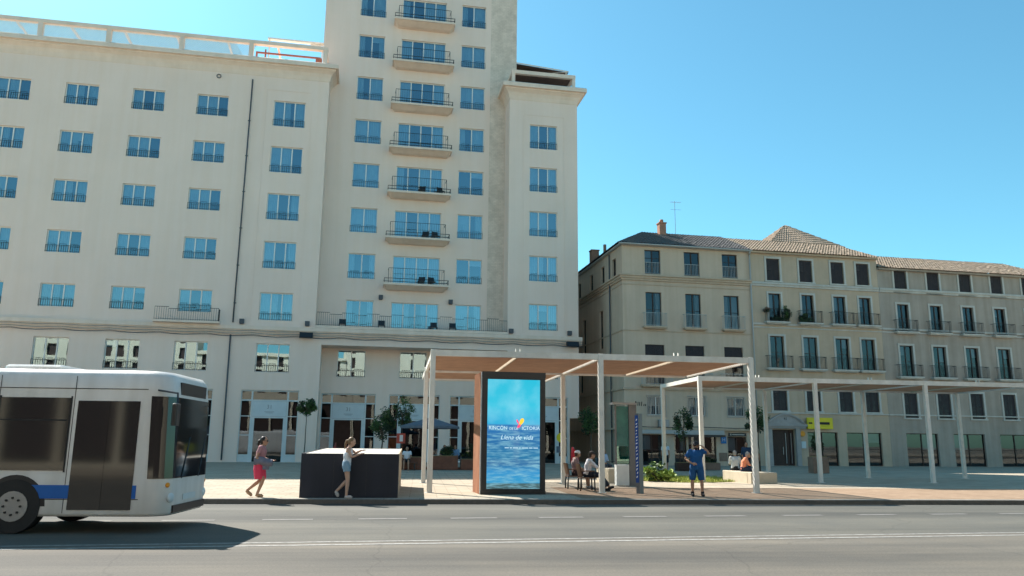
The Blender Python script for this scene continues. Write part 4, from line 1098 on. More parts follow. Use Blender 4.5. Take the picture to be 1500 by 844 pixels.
# grass patch
gs = MB(); poly = []
for k in range(24):
    a = 2*math.pi*k/24; rr_ = 1+.12*math.sin(3*a)+.06*math.sin(7*a)
    poly.append((7.75+3.3*rr_*math.cos(a), 37.2+2.7*rr_*math.sin(a)))
gs.poly([(x, y, .006) for x, y in poly]); so_ = gs.build('planting_bed', M['soil']); so_['kind'] = 'structure'
gr = MB(); rnd = random.Random(5)
for k in range(9000):
    a = rnd.uniform(0, 6.283); q = math.sqrt(rnd.random())
    rr_ = 1+.12*math.sin(3*a)+.06*math.sin(7*a)
    x, y = 7.75+3.25*rr_*q*math.cos(a), 37.2+2.65*rr_*q*math.sin(a)
    if noise.noise(Vector((x*.9, y*.9, 0))) < -.25: continue
    h = rnd.uniform(.05,.16); b_ = rnd.uniform(0,6.28); dx, dy = math.cos(b_)*.018, math.sin(b_)*.018
    lx, ly = rnd.gauss(0,.05), rnd.gauss(0,.05)
    gr.poly([(x-dx,y-dy,.004),(x+dx,y+dy,.004),(x+lx,y+ly,h)])
go = gr.build('grass', M['grass']); go['kind'] = 'stuff'

# ------------------------------------------------------------------ cafe furniture
pa = thing('parasol', 'wide pale grey cafe parasol open behind the left pergola post', 'parasol', (-4.9, 48.6, 0), R(20))
b = MB(); b.tube([(0,0,0),(0,0,3.0)], .035, 8); b.build('pole', M['steel_grey'], pa)
b = MB(); n = 8; rr_ = 1.85; top = (0,0,3.08)
ring = [(rr_*math.cos(2*math.pi*k/n), rr_*math.sin(2*math.pi*k/n), 2.55) for k in range(n)]
for k in range(n):
    a, c = ring[k], ring[(k+1)%n]; m_ = ((a[0]+c[0])/2*.97, (a[1]+c[1])/2*.97, 2.56)
    b.poly([top, a, m_]); b.poly([top, m_, c]); b.quad(a, m_, (m_[0],m_[1],2.40), (a[0],a[1],2.40)); b.quad(m_, c, (c[0],c[1],2.40), (m_[0],m_[1],2.40))
b.build('canopy', M['canvas'], pa)
b = MB()
for k in range(n): b.tube([(0,0,3.03),(ring[k][0]*.98,ring[k][1]*.98,2.53)], .012, 5)
b.build('rib', M['steel_grey'], pa)
b = MB(); b.cbox(-.3,.3,-.3,.3,0,.08,.02); b.build('base', M['black_metal'], pa)
rp_ = thing('folded_parasol', 'folded red parasol leaning behind the person in a white cap', 'parasol', (3.0, 38.0, 0), 0)
b = MB(); b.tube([(0,0,0),(.0,0,1.4)], .025, 8); b.build('pole', M['steel_grey'], rp_)
b = MB(); b.tube([(.02,0,.65),(.05,0,.85),(.0,0,1.15),(-.06,0,1.42)], [.17,.2,.14,.03], 10); b.build('folded_canopy', M['red_cloth'], rp_)
ms = thing('menu_sign', 'small red and white menu sign standing under the loose tree', 'sign', (-6.65, 48.5, 0), R(8))
b = MB(); b.tube([(0,0,0),(0,0,1.5)], .025, 8); b.build('post', M['black_metal'], ms)
b = MB(); b.box(-.26,.26,-.03,.0,1.5,2.1); bo = b.build('board', flat_mat('red board', (.55,.1,.07)), ms)
b = MB(); b.box(-.08,.12,-.036,-.0301,1.62,2.0); b.build('white_mark', M['white_print'], bo)
yp = thing('poster_stand', 'yellow poster above a blue board at the right shop front', 'poster', (3.6, 57.0, 0), YAW)
b = MB(); b.tube([(0,.03,0),(0,.03,2.0)], .03, 8); b.build('post', M['black_metal'], yp)
b = MB(); b.tube([(0,-.02,2.0),(0,.0,2.0)], .34, 16); b.build('yellow_disc', M['yellow_sign'], yp)
b = MB(); b.box(-.34,.34,-.03,-.001,.95,1.4); b.build('board', M['canvas'], yp)
# chairs
def chair(label, x, y, rz, seat='chair_wood', leg='black_metal', arms=True, group=None, name='chair', z=0, h=.45):
    t = thing(name, label, 'chair', (x, y, z), rz, group)
    # local +x is the way the chair faces
    for (lx, ly) in ((.23,.25),(.23,-.25),(-.23,.25),(-.23,-.25)):
        b = MB(); b.tube([(lx*1.08,ly,0),(lx,ly,h-.02)], .025, 8)
        if lx > 0 and arms: b.tube([(lx,ly,h-.02),(lx-.02,ly,h+.2)], .022, 8)
        b.build('leg', M[leg], t)
    b = MB(); b.cbox(-.26,.27,-.27,.27,h-.035,h,.01); b.build('seat', M[seat], t)
    b = MB()
    N = 8
    for k in range(N):   # gently curved back shell
        a0, a1 = -.27+.54*k/N, -.27+.54*(k+1)/N
        c0, c1 = .25*(a0/.27)**2*.3, .25*(a1/.27)**2*.3
        q = [(-.25+c0,a0,h+.03),(-.25+c1,a1,h+.03),(-.34+c1,a1,h+.44),(-.34+c0,a0,h+.44)]
        b.quad(*q); b.quad(*[(p[0]-.028,p[1],p[2]) for p in reversed(q)])
        b.quad(q[3], q[2], (q[2][0]-.028,q[2][1],q[2][2]), (q[3][0]-.028,q[3][1],q[3][2]))
    b.build('backrest', M[seat], t)
    if arms:
        for s in (-1, 1):
            b = MB(); b.box(-.28,.25,s*.25-.03,s*.25+.03,h+.2,h+.23); b.build('armrest', M[seat], t)
    return t
chair('brown wooden armchair of the man in the white shirt, nearer the kerb', 2.60, 27.55, R(6), group='wooden armchairs under the pergola')
chair('brown wooden armchair of the person in the white cap', 2.27, 28.95, R(6), group='wooden armchairs under the pergola')
# dark lounge chairs on the balconies
k = 0
def hpt(u, v, z): return frame_pt((0,64), YAW, u, v, z)
lc = []
for (bi, us, nm) in ((0, (-7.4, -6.5), 'lowest'), (1, (-7.2, -6.3), 'second lowest'), (2, (-7.6, -6.0), 'third lowest')):
    for j, u in enumerate(us):
        p = hpt(u, TV-.62, bz[bi])
        chair('dark lounge chair, the %s of two on the %s tower balcony' % (('left','right')[j], nm), p[0], p[1], YAW-R(90)+R((-15,20)[j]), 'black_metal', 'black_metal', False, 'dark balcony chairs', 'balcony_chair', p[2], .34)
for i, u in enumerate((-13.6, -10.6, -6.5, -5.0)):
    p = hpt(tu(u), 1.0, 10.51)
    chair('dark lounge chair on the long terrace, %s from the left' % ('first','second','third','fourth')[i], p[0], p[1], YAW-R(90), 'black_metal', 'black_metal', False, 'dark terrace chairs', 'terrace_chair', p[2], .34)
tb = thing('cafe_table', 'round dark cafe table behind the stone block', 'table', (5.35, 40.5, 0), 0)
b = MB(); b.tube([(0,0,.72),(0,0,.75)], .38, 18); b.build('tabletop', M['black_metal'], tb)
b = MB(); b.tube([(0,0,.02),(0,0,.719)], .035, 8); b.tube([(0,0,0),(0,0,.02)], .24, 14); b.build('pedestal', M['black_metal'], tb)
chair('dark blue cafe chair at the round table', 5.9, 40.7, R(190), 'blue_print', 'black_metal', False)
chair('dark cafe chair of the person in the pale blue shirt', 4.62, 40.2, R(-60), 'black_metal', 'black_metal', False)
chair('dark cafe chair under the parasol, nearer the post', -4.0, 48.6, R(-80), 'black_metal', 'black_metal', False, z=.1)
chair('dark cafe chair under the parasol, nearer the advert', -3.35, 48.9, R(-110), 'black_metal', 'black_metal', False, z=.1)
dk = MB(); dk.box(-2.2, 2.2, -.8, 1.6, .004, .1); dko = struct('cafe_deck', dk, M['wood_box']); dko.location = (-3.9, 48.6, 0); dko.rotation_euler = (0,0,R(9))

# ------------------------------------------------------------------ people
_cols = {}
def cm(name, c, r=.8):
    if name not in _cols: _cols[name] = surf(name, c, r, .08, 9)
    return _cols[name]
SKIN = cm('tanned skin', (.42,.23,.15), .6); SKIN_P = cm('light skin', (.52,.31,.22), .6)
def remeshed(mb, name, mat, voxel, parent, smooth=2):
    me = mb.mesh(name+'_src', mat); o = bpy.data.objects.new(name, me); col.objects.link(o)
    m = o.modifiers.new('r', 'REMESH'); m.mode = 'VOXEL'; m.voxel_size = voxel; m.use_smooth_shade = True
    s = o.modifiers.new('s', 'SMOOTH'); s.factor = .5; s.iterations = smooth
    dg = bpy.context.evaluated_depsgraph_get(); dg.update()
    me2 = bpy.data.meshes.new_from_object(o.evaluated_get(dg)); me2.name = name
    bpy.data.objects.remove(o); bpy.data.meshes.remove(me)
    me2.materials.clear(); me2.materials.append(mat)
    if name in ('shirt','shorts','trousers','skirt','tank_top','jacket'):
        me2.update(); sd = random.uniform(0, 50)
        for vv in me2.vertices:
            p_ = vv.co
            d_ = noise.noise(Vector((p_.x*13+sd, p_.y*13, p_.z*7)))*.010 + noise.noise(Vector((p_.x*26, p_.y*26+sd, p_.z*16)))*.004
            vv.co = p_ + vv.normal*d_
    for p in me2.polygons: p.use_smooth = True
    return link(name, me2, parent)
V = Vector
def ring(c, rx, ry, tw=0, n=16):
    return [(c[0]+rx*math.cos(a)*math.cos(tw)-ry*math.sin(a)*math.sin(tw), c[1]+rx*math.cos(a)*math.sin(tw)+ry*math.sin(a)*math.cos(tw), c[2]) for a in [2*math.pi*k/n for k in range(n)]]
def person(label, loc, rz, J, dress, voxel=.012, fem=False, build=1.0, skin=None, group=None, fingers=True):
    t = thing('person', label, 'person', loc, rz, group)
    skin = skin or SKIN; B = build
    pel, ch, nk, hd = V(J['pelvis']), V(J['chest']), V(J['neck']), V(J['head'])
    tw = J.get('twist', 0)
    wst = pel.lerp(ch, .48)
    sw = .175 if fem else .20
    hipw = .175 if fem else .165
    def torso(mb, g, lo=-.1, hi=True):
        R_ = []
        R_.append(ring(pel+V((0,0,lo)), .085*B+g, (hipw-.03)*B+g, tw*.3))
        R_.append(ring(pel+V((0,0,.0)), .115*B+g, hipw*B+g, tw*.3))
        R_.append(ring(wst, (.095 if fem else .105)*B+g, (.125 if fem else .15)*B+g, tw*.6))
        R_.append(ring(wst.lerp(ch,.6), .115*B+g, .15*B+g, tw*.8))
        R_.append(ring(ch, (.12 if fem else .118)*B+g, (sw-.02)*B+g, tw))
        R_.append(ring(ch.lerp(nk,.45), .095*B+g, (sw-.01)*B+g, tw))
        if hi:
            R_.append(ring(ch.lerp(nk,.8), .07*B+g, .11*B+g, tw)); R_.append(ring(nk, .055+g, .06+g, tw))
        mb.loft(R_)
    b = MB(); torso(b, 0)
    b.tube([nk-V((0,0,.06)), nk.lerp(hd,.5), hd], [.06,.054,.052], 10)
    ht = J.get('look', 0); hr = Matrix.Rotation(ht, 3, 'Z') @ Matrix.Rotation(J.get('nod', 0), 3, 'Y')
    def H(x, y, z): return hd + hr @ V((x,y,z))
    b.ell(H(0,0,.02), (.098,.077,.112), 14, 10, hr); b.ell(H(.03,0,-.055), (.062,.056,.062), 12, 8, hr)
    b.ell(H(.098,0,-.012), (.022,.014,.026), 8, 6, hr); b.ell(H(.083,0,-.062), (.014,.026,.012), 8, 6, hr)
    for s in (-1, 1): b.ell(H(-.005,s*.078,-.005), (.022,.012,.034), 8, 6, hr)
    for s in ('L','R'):
        sy = 1 if s == 'L' else -1
        hip, kn, an, toe = [V(J[k+s]) for k in ('hip','knee','ankle','toe')]
        sh, el, wr = [V(J[k+s]) for k in ('sh','el','wr')]
        b.tube([hip+V((0,0,.04)), hip.lerp(kn,.35), kn, kn.lerp(an,.3), kn.lerp(an,.75), an], [.088*B,.08*B,.056,.057,.042,.038], 12)
        b.ell(kn, (.056,.054,.056), 10, 6); b.ell(an, (.042,.038,.042), 8, 6)
        heel = an + (an-toe).normalized()*.04 + V((0,0,-.035))
        b.tube([heel, an.lerp(toe,.3)+V((0,0,-.03)), toe.lerp(an,.25), toe], [.035,.042,.04,.024], 10)
        b.ell(sh, (.058*B,.055*B,.055*B), 10, 6)
        b.tube([sh, sh.lerp(el,.5), el, el.lerp(wr,.3), wr], [.052*B,.046*B,.037,.038,.026], 10)
        hdv = V(J.get('hand'+s, tuple((wr-el).normalized()))).normalized()
        nrm = V(J.get('palm'+s, (0,-sy,0))); sid = hdv.cross(nrm).normalized(); nrm = sid.cross(hdv).normalized()
        rot = Matrix((hdv, sid, nrm)).transposed()
        pc = wr + hdv*.05
        b.ell(pc, (.052,.04,.018), 10, 6, rot)
        if fingers:
            for q, (off, L) in enumerate(((-.028,.06),(-.01,.072),(.01,.068),(.028,.052))):
                r0 = pc + hdv*.035 + sid*off
                k1 = r0 + hdv*L*.55 + nrm*.006; k2 = k1 + hdv*L*.35 + nrm*L*.35
                b.tube([r0-hdv*.02, r0, k1, k2], [.0105,.0105,.0098,.0082], 6)
            th0 = pc - hdv*.02 + sid*-.03; b.tube([th0, th0+sid*-.025+hdv*.025+nrm*.008, th0+sid*-.03+hdv*.055+nrm*.02], [.013,.012,.009], 6)
    remeshed(b, 'body', skin, voxel, t)
    e = MB()
    for s in (-1, 1): e.ell(H(.083,s*.032,.012), (.011,.016,.009), 8, 6, hr)
    e.build('eyes', M['black_iron'], t)
    for (kind, mat, opt) in dress:
        c = MB()
        if kind == 'shirt':
            torso(c, .022, opt.get('lo', -.06), True)
            for s in 'LR':
                sh, el, wr = [V(J[k+s]) for k in ('sh','el','wr')]
                L = opt.get('sleeve', .6)
                c.ell(sh, (.075*B,.072*B,.07*B), 10, 6)
                if L <= 1: c.tube([sh, sh.lerp(el, L*.5), sh.lerp(el, L)], [.072*B,.068*B,.066*B], 10)
                else: c.tube([sh, el, el.lerp(wr, L-1)], [.072*B,.058*B,.05], 10)
            remeshed(c, 'shirt', mat, voxel*1.15, t)
        elif kind == 'tank':
            R_ = [ring(pel+V((0,0,-.03)), .135*B, hipw*B+.018, tw*.4), ring(wst, .115*B, .145*B, tw*.6), ring(wst.lerp(ch,.6), .135*B, .168*B, tw), ring(ch, .14*B, (sw-.03)*B+.012, tw), ring(ch.lerp(nk,.4), .11*B, (sw-.06)*B+.01, tw), ring(ch.lerp(nk,.75), .088*B, .105*B, tw)]
            c.loft(R_); remeshed(c, 'tank_top', mat, voxel*1.1, t)
        elif kind in ('shorts', 'trousers'):
            L = opt.get('leg', .75); w_ = opt.get('w', .02)
            c.loft([ring(pel+V((0,0,-.12)), .10*B+w_, (hipw-.03)*B+w_), ring(pel, .118*B+w_, hipw*B+w_), ring(pel+V((0,0,.10)), .105*B+w_, (hipw-.02)*B+w_)])
            for s in 'LR':
                hip, kn, an = [V(J[k+s]) for k in ('hip','knee','ankle')]
                if L <= 1: c.tube([hip+V((0,0,.03)), hip.lerp(kn,.4), hip.lerp(kn,L)], [.092*B+w_,.088*B+w_,.078*B+w_], 12)
                else: c.tube([hip+V((0,0,.03)), hip.lerp(kn,.5), kn, kn.lerp(an,.5), kn.lerp(an,L-1)], [.092*B+w_,.084*B+w_,.066+w_,.06+w_,.056+w_], 12)
            remeshed(c, kind, mat, voxel*1.15, t)
        elif kind == 'skirt':
            z1 = opt['z']; kx = opt.get('x', 0)
            c.loft([ring(pel+V((0,0,.10)), .115*B, .15*B), ring(pel, .14*B, .185*B), ring(pel+V((kx*.4,0,-.16)), .17*B, .20*B), ring(V((pel.x+kx, pel.y, z1+.06)), .17*B, .18*B), ring(V((pel.x+kx, pel.y, z1)), .165*B, .175*B)])
            remeshed(c, 'skirt', mat, voxel*1.15, t)
        elif kind == 'shoes':
            for s in 'LR':
                an, toe = V(J['ankle'+s]), V(J['toe'+s]); heel = an + (an-toe).normalized()*.045 + V((0,0,-.04))
                c.tube([heel, an.lerp(toe,.3)+V((0,0,-.03)), toe.lerp(an,.25), toe+(toe-an).normalized()*.02], [.045,.052,.05,.032], 10)
                if opt.get('boot'): c.tube([an+V((0,0,-.04)), an+V((0,0,.07))], [.055,.056], 10)
            remeshed(c, 'shoes', mat, voxel, t)
        elif kind == 'hair':
            c.ell(H(-.028,0,.042), (.096,.088,.105), 14, 10, hr); c.ell(H(-.05,0,-.02), (.066,.078,.075), 12, 8, hr)
            if opt.get('pony'):
                c.tube([H(-.10,0,.03), H(-.15,0,.02), H(-.165,0,-.08), H(-.15,0,-opt['pony'])], [.03,.038,.036,.012], 8)
            remeshed(c, 'hair', mat, voxel, t)
        elif kind == 'glasses':
            for k in range(8):
                a0, a1 = -.9+1.8*k/8, -.9+1.8*(k+1)/8
                f = lambda a, z: H(.045+.062*math.cos(a*.95), .082*math.sin(a), z)
                c.quad(f(a0,-.008), f(a1,-.008), f(a1,.034), f(a0,.034))
            for s in (-1,1): c.tube([H(.055,s*.079,.025), H(-.01,s*.084,.025)], .004, 5)
            c.build('sunglasses', mat, t)
        elif kind == 'beard':
            c.ell(H(.035,0,-.068), (.066,.063,.056), 12, 8, hr); c.ell(H(.06,0,-.045), (.035,.05,.022), 10, 6, hr); remeshed(c, 'beard', mat, voxel, t)
        elif kind == 'cap':
            c.ell(H(-.01,0,.065), (.112,.094,.085), 14, 8, hr)
            if opt.get('brim'): c.ell(H(.10,0,.045), (.075,.078,.012), 12, 6, hr)
            remeshed(c, 'cap', mat, voxel, t)
    return t
def stand(h=1.7, **k):
    s = h/1.7
    J = dict(pelvis=(0,0,.93), chest=(0,0,1.26), neck=(0,0,1.45), head=(.02,0,1.575),
             hipL=(0,.09,.90), hipR=(0,-.09,.90), kneeL=(.02,.10,.49), kneeR=(.02,-.10,.49), ankleL=(0,.10,.085), ankleR=(0,-.10,.085), toeL=(.15,.12,.035), toeR=(.15,-.12,.035),
             shL=(0,.18,1.40), shR=(0,-.18,1.40), elL=(-.02,.23,1.12), elR=(-.02,-.23,1.12), wrL=(.05,.22,.88), wrR=(.05,-.22,.88))
    J.update(k)
    for q, v in list(J.items()):
        if isinstance(v, tuple) and not q.startswith(('hand','palm')): J[q] = tuple(x*s for x in v)
    return J
def seated(seat=.45, **k):
    z = seat
    J = dict(pelvis=(-.02,0,z+.11), chest=(-.03,0,z+.44), neck=(.0,0,z+.62), head=(.04,0,z+.745),
             hipL=(.0,.09,z+.09), hipR=(.0,-.09,z+.09), kneeL=(.42,.13,z+.07), kneeR=(.42,-.12,z+.07), ankleL=(.45,.14,.085), ankleR=(.45,-.13,.085), toeL=(.6,.16,.035), toeR=(.6,-.15,.035),
             shL=(-.02,.18,z+.57), shR=(-.02,-.18,z+.57), elL=(.05,.24,z+.30), elR=(.05,-.24,z+.30), wrL=(.28,.15,z+.22), wrR=(.28,-.15,z+.22))
    J.update(k); return J
black_hair = cm('dark hair', (.02,.014,.012), .5); brown_hair = cm('brown hair', (.05,.026,.016), .5); fair_hair = cm('fair brown hair', (.20,.12,.06), .5); grey_hair = cm('grey hair', (.3,.29,.28), .6)
# woman walking, jacket over her arms
Jw = stand(1.68, pelvis=(.0,0,.93), chest=(.04,0,1.26), neck=(.06,0,1.44), head=(.10,0,1.565), hipL=(.01,.085,.9), hipR=(-.01,-.085,.9),
           kneeR=(.16,-.09,.50), ankleR=(.02,-.08,.10), toeR=(.17,-.08,.035), kneeL=(.05,.08,.48), ankleL=(-.30,.08,.19), toeL=(-.18,.08,.045),
           shL=(.03,.165,1.39), shR=(.05,-.165,1.39), elR=(-.03,-.23,1.10), wrR=(.24,-.13,.98), elL=(.02,.22,1.12), wrL=(.30,.08,1.02), handR=(.9,.3,-.1), handL=(.9,-.1,0), palmR=(0,.2,1), palmL=(0,-.2,1))
person('woman with a dark ponytail and sunglasses walking in a pinkish red skirt', (-7.15, 22.92, 0), R(4), Jw,
       [('shirt', cm('dusty pink top', (.42,.20,.21)), dict(sleeve=.55)), ('skirt', cm('pinkish red skirt', (.68,.05,.10)), dict(z=.50, x=.05)), ('hair', black_hair, dict(pony=.17)), ('glasses', M['black_iron'], {}), ('shoes', cm('tan sandals', (.35,.22,.13)), {})], fem=True, build=1.0, skin=SKIN)
jk = MB()
rj = []
for k in range(9):
    f = k/8; x = -.10+.50*f
    rj.append([(x, -.16+.10*math.cos(a)+.02*math.sin(9*f), 1.0+.02*math.sin(5*f)-.10*f*.3+(.13-.04*f)*math.sin(a)+.012*math.sin(3*a+4*f)) for a in [2*math.pi*q/14 for q in range(14)]])
jk.loft(rj); jk.loft([[(.22+.10*math.cos(a), -.14+.04*math.sin(a), z) for a in [2*math.pi*q/10 for q in range(10)]] for z in (.98,.88,.80,.76)])
jo = remeshed(jk, 'jacket', cm('grey jacket cloth', (.16,.16,.20)), .014, None, 1); jo.location = (-7.15, 22.92, 0); jo.rotation_euler = (0,0,R(4)); tag(jo, 'bundled grey jacket carried over the forearm of the woman in red', 'jacket')
# girl by the dark enclosure
Jg = stand(1.68, pelvis=(.0,0,.94), chest=(.03,0,1.26), neck=(.06,0,1.44), head=(.12,0,1.565), nod=.18,
           kneeR=(.06,-.09,.50), ankleR=(.04,-.09,.085), toeR=(.19,-.09,.035), kneeL=(.05,.08,.52), ankleL=(-.26,.08,.20), toeL=(-.21,.07,.06),
           shL=(.05,.15,1.38), shR=(.04,-.16,1.38), elR=(.15,-.20,1.15), wrR=(.37,-.11,1.24), elL=(.22,.15,1.26), wrL=(.40,.02,1.34), handR=(.9,.3,.1), handL=(.9,-.1,0), palmR=(0,.3,1), palmL=(0,0,1))
person('girl with a fair ponytail in a white tank top and denim shorts', (-4.62, 22.72, 0), R(5), Jg,
       [('tank', cm('white cotton', (.72,.72,.74)), {}), ('shorts', cm('pale denim', (.22,.33,.42)), dict(leg=.32)), ('hair', fair_hair, dict(pony=.24)), ('shoes', cm('pale strap sandals', (.5,.44,.4)), {})], fem=True, build=.92, skin=SKIN_P)
ph = MB(); ph.cbox(.43,.55,-.06,.02,1.335,1.35,.005); po_ = ph.build('white_phone', M['white_print'], None, (-4.62, 22.72, 0), R(5)); tag(po_, 'small white phone in the hands of the girl', 'phone')
# man facing the road shading his eyes
Jm = stand(1.66, head=(.02,0,1.565), hipL=(0,.105,.9), hipR=(0,-.105,.9), kneeL=(.03,.145,.49), kneeR=(.03,-.145,.49), ankleL=(.02,.16,.085), ankleR=(.0,-.15,.085), toeL=(.16,.18,.035), toeR=(.15,-.14,.035),
           elR=(-.02,-.34,1.16), wrR=(.17,-.14,1.02), handR=(.5,.85,-.1), palmR=(-1,.4,0), shL=(0,.19,1.41), elL=(.10,.40,1.36), wrL=(.11,.17,1.585), handL=(.1,-.95,.15), palmL=(0,0,-1))
bl_ = cm('royal blue work shirt', (.012,.085,.24)); bs_ = cm('blue work shorts', (.014,.075,.19))
person('bearded man in blue work shirt and shorts shading his eyes with a raised hand', (5.82, 25.15, 0), R(-98), Jm,
       [('shirt', bl_, dict(sleeve=.75, lo=-.12)), ('shorts', bs_, dict(leg=.97, w=.012)), ('hair', black_hair, {}), ('cap', cm('black cap', (.02,.02,.022)), dict(brim=True)), ('beard', black_hair, {}), ('glasses', M['black_iron'], {}), ('shoes', cm('black boots', (.015,.015,.017)), dict(boot=True))], build=1.12, skin=SKIN)
# seated pair
Js1 = seated(.45, pelvis=(-.02,0,.56), chest=(.02,0,.88), neck=(.08,0,1.06), head=(.14,0,1.185), kneeL=(.43,.12,.53), kneeR=(.45,-.10,.52), ankleL=(.75,.12,.13), ankleR=(.58,-.10,.085), toeL=(.90,.13,.12), toeR=(.73,-.12,.035),
             shL=(.04,.18,1.0), shR=(.04,-.18,1.0), elR=(.26,-.22,.80), wrR=(.46,-.10,.74), elL=(.26,.20,.80), wrL=(.46,.05,.74))
person('man in a white shirt and dark trousers sitting with legs stretched out', (2.66, 27.56, 0), R(4), Js1,
       [('shirt', cm('white shirt', (.66,.64,.66)), dict(sleeve=1.2)), ('trousers', cm('dark navy trousers', (.02,.025,.04)), dict(leg=1.9)), ('hair', black_hair, {}), ('cap', cm('dark flat cap', (.05,.04,.035)), dict(brim=True)), ('shoes', cm('black shoes', (.015,.015,.017)), {})], voxel=.014, skin=SKIN)
Js2 = seated(.45, head=(.07,0,1.195))
person('person in a white cap and patterned top sitting beside the white shirted man', (2.36, 28.95, 0), R(8), Js2,
       [('shirt', cm('brownish patterned top', (.30,.2,.19)), dict(sleeve=.6)), ('shorts', cm('dark shorts', (.05,.04,.05)), dict(leg=.95)), ('cap', cm('white cap', (.78,.76,.74)), {}), ('hair', brown_hair, {}), ('shoes', cm('grey trainers', (.3,.3,.3)), {})], voxel=.014, fem=True, skin=SKIN)
# people in the shade
F = dict(voxel=.018, fingers=True)
person('person in a white t-shirt sitting before the timber planter in the shade', (-5.95, 46.2, 0), R(-88), seated(.45, head=(.05,0,1.2)),
       [('shirt', cm('white tee', (.7,.72,.76)), dict(sleeve=.6)), ('shorts', cm('black shorts', (.02,.02,.025)), dict(leg=.9)), ('hair', black_hair, {})], **F)
st = thing('low_bench', 'low dark bench under the person in the white t-shirt', 'bench', (-5.95, 46.2, 0), R(2))
b = MB(); b.cbox(-.55,.55,-.2,.22,.40,.45,.01); b.build('seat', M['wood_box'], st)
for x in (-.45,.45):
    b = MB(); b.box(x-.04,x+.04,-.17,.19,0,.399); b.build('leg', M['black_metal'], st)
person('cafe guest in dark clothes sitting under the parasol', (-4.0, 48.6, .1), R(-80), seated(.45), [('shirt', cm('black shirt', (.02,.022,.028)), dict(sleeve=.7)), ('trousers', cm('black jeans', (.02,.02,.03)), dict(leg=1.9)), ('hair', black_hair, {})], **F)
person('cafe guest in a light blue shirt sitting behind the timber planter', (-3.35, 48.9, .1), R(-110), seated(.45), [('shirt', cm('light blue shirt', (.22,.36,.55)), dict(sleeve=1.3)), ('trousers', cm('blue jeans', (.04,.06,.12)), dict(leg=1.9)), ('hair', brown_hair, {})], **F)
person('person in a pale blue shirt sitting behind the corner post by the cafe table', (4.66, 40.2, 0), R(-60), seated(.45), [('shirt', cm('pale blue shirt', (.38,.52,.75)), dict(sleeve=1.2)), ('trousers', cm('grey trousers', (.06,.07,.09)), dict(leg=1.9)), ('hair', grey_hair, {})], **F)
person('person in a white t-shirt and dark shorts standing at the shop door', (9.35, 48.4, 0), R(60), stand(1.72), [('shirt', cm('white tee', (.7,.72,.76)), dict(sleeve=.6)), ('shorts', cm('black shorts', (.02,.02,.025)), dict(leg=.95)), ('hair', black_hair, {}), ('shoes', cm('white trainers', (.6,.6,.6)), {})], **F)
person('man in an orange shirt sitting on the stone bench', (10.12, 34.9, 0), R(-12), seated(.46, chest=(.05,0,.90), neck=(.13,0,1.06), head=(.21,0,1.16), shL=(.09,.18,1.0), shR=(.09,-.18,1.0), elL=(.22,.24,.76), elR=(.22,-.24,.76), wrL=(.42,.12,.68), wrR=(.42,-.12,.68), kneeL=(.44,.13,.54), kneeR=(.44,-.13,.54), ankleL=(.62,.13,.13), ankleR=(.62,-.13,.13), toeL=(.76,.14,.05), toeR=(.76,-.14,.05)),
       [('shirt', cm('salmon orange shirt', (.72,.25,.14)), dict(sleeve=1.2)), ('trousers', cm('dark blue trousers', (.02,.03,.06)), dict(leg=1.9)), ('hair', grey_hair, {}), ('shoes', cm('black shoes', (.015,.015,.017)), {})], voxel=.015, skin=SKIN)
person('person in a white shirt sitting at the far end of the stone bench', (10.15, 36.3, 0), R(75), seated(.46), [('shirt', cm('off white shirt', (.5,.52,.52)), dict(sleeve=1.2)), ('trousers', cm('black trousers', (.015,.016,.02)), dict(leg=1.9)), ('hair', grey_hair, {}), ('shoes', cm('black shoes', (.015,.015,.017)), {})], **F)
person('person in dark blue standing behind the stone bench', (12.55, 42.6, 0), R(-100), stand(1.74), [('shirt', cm('dark blue shirt', (.03,.06,.12)), dict(sleeve=1.3)), ('trousers', cm('navy jeans', (.02,.03,.06)), dict(leg=1.9)), ('hair', black_hair, {}), ('shoes', cm('black shoes', (.015,.015,.017)), {})], **F)
person('person in a beige top and dark hat standing behind the pergola corner post', (13.25, 43.4, 0), R(-80), stand(1.66), [('shirt', cm('beige top', (.4,.33,.25)), dict(sleeve=.8)), ('trousers', cm('dark brown trousers', (.05,.04,.035)), dict(leg=1.9)), ('hair', black_hair, {}), ('cap', cm('dark hat', (.03,.03,.03)), dict(brim=True)), ('shoes', cm('black shoes', (.015,.015,.017)), {})], **F)

# ------------------------------------------------------------------ bus
bus = thing('city_bus', 'white city bus with a blue stripe driving in on the road', 'bus', (-6.36, 15.0, -.134), R(4))
bw = surf('white bus paint', (.70,.70,.69), .35, .06, .8, spec=.5, streak=.16); bg = surf('bus dark glass', (.012,.015,.018), .06, .05, 2, spec=.7)
BL, BWD, BH = 11.8, 2.55, 3.0
def bus_ring(z, ins, rad=.38, x0=-BL, front=0.0):
    pts = []
    x1 = -ins - front; xa = x0+ins; y0, y1 = ins, BWD-ins
    for (cx, cy, a0) in ((x1-rad, y1-rad, 0), (xa+.15, y1-.15, 90), (xa+.15, y0+.15, 180), (x1-rad, y0+rad, 270)):
        r_ = rad if cx > -BL/2 else .15
        for k in range(7): a = R(a0+15*k); pts.append((cx+r_*math.cos(a), cy+r_*math.sin(a), z))
    return pts
b = MB(); b.loft([bus_ring(.30,.03), bus_ring(.36,0), bus_ring(.95,0), bus_ring(2.55,.0,front=.06), bus_ring(2.85,.02,front=.08), bus_ring(2.97,.10,front=.08), bus_ring(3.0,.28,front=.1)]); bo = b.build('body', bw, bus)
b = MB(); b.box(-BL+.4,-.55,-.012,-.002,.62,.86); b.build('stripe', flat_mat('bus blue', (.02,.12,.42)), bo)
wx = -BL+.5
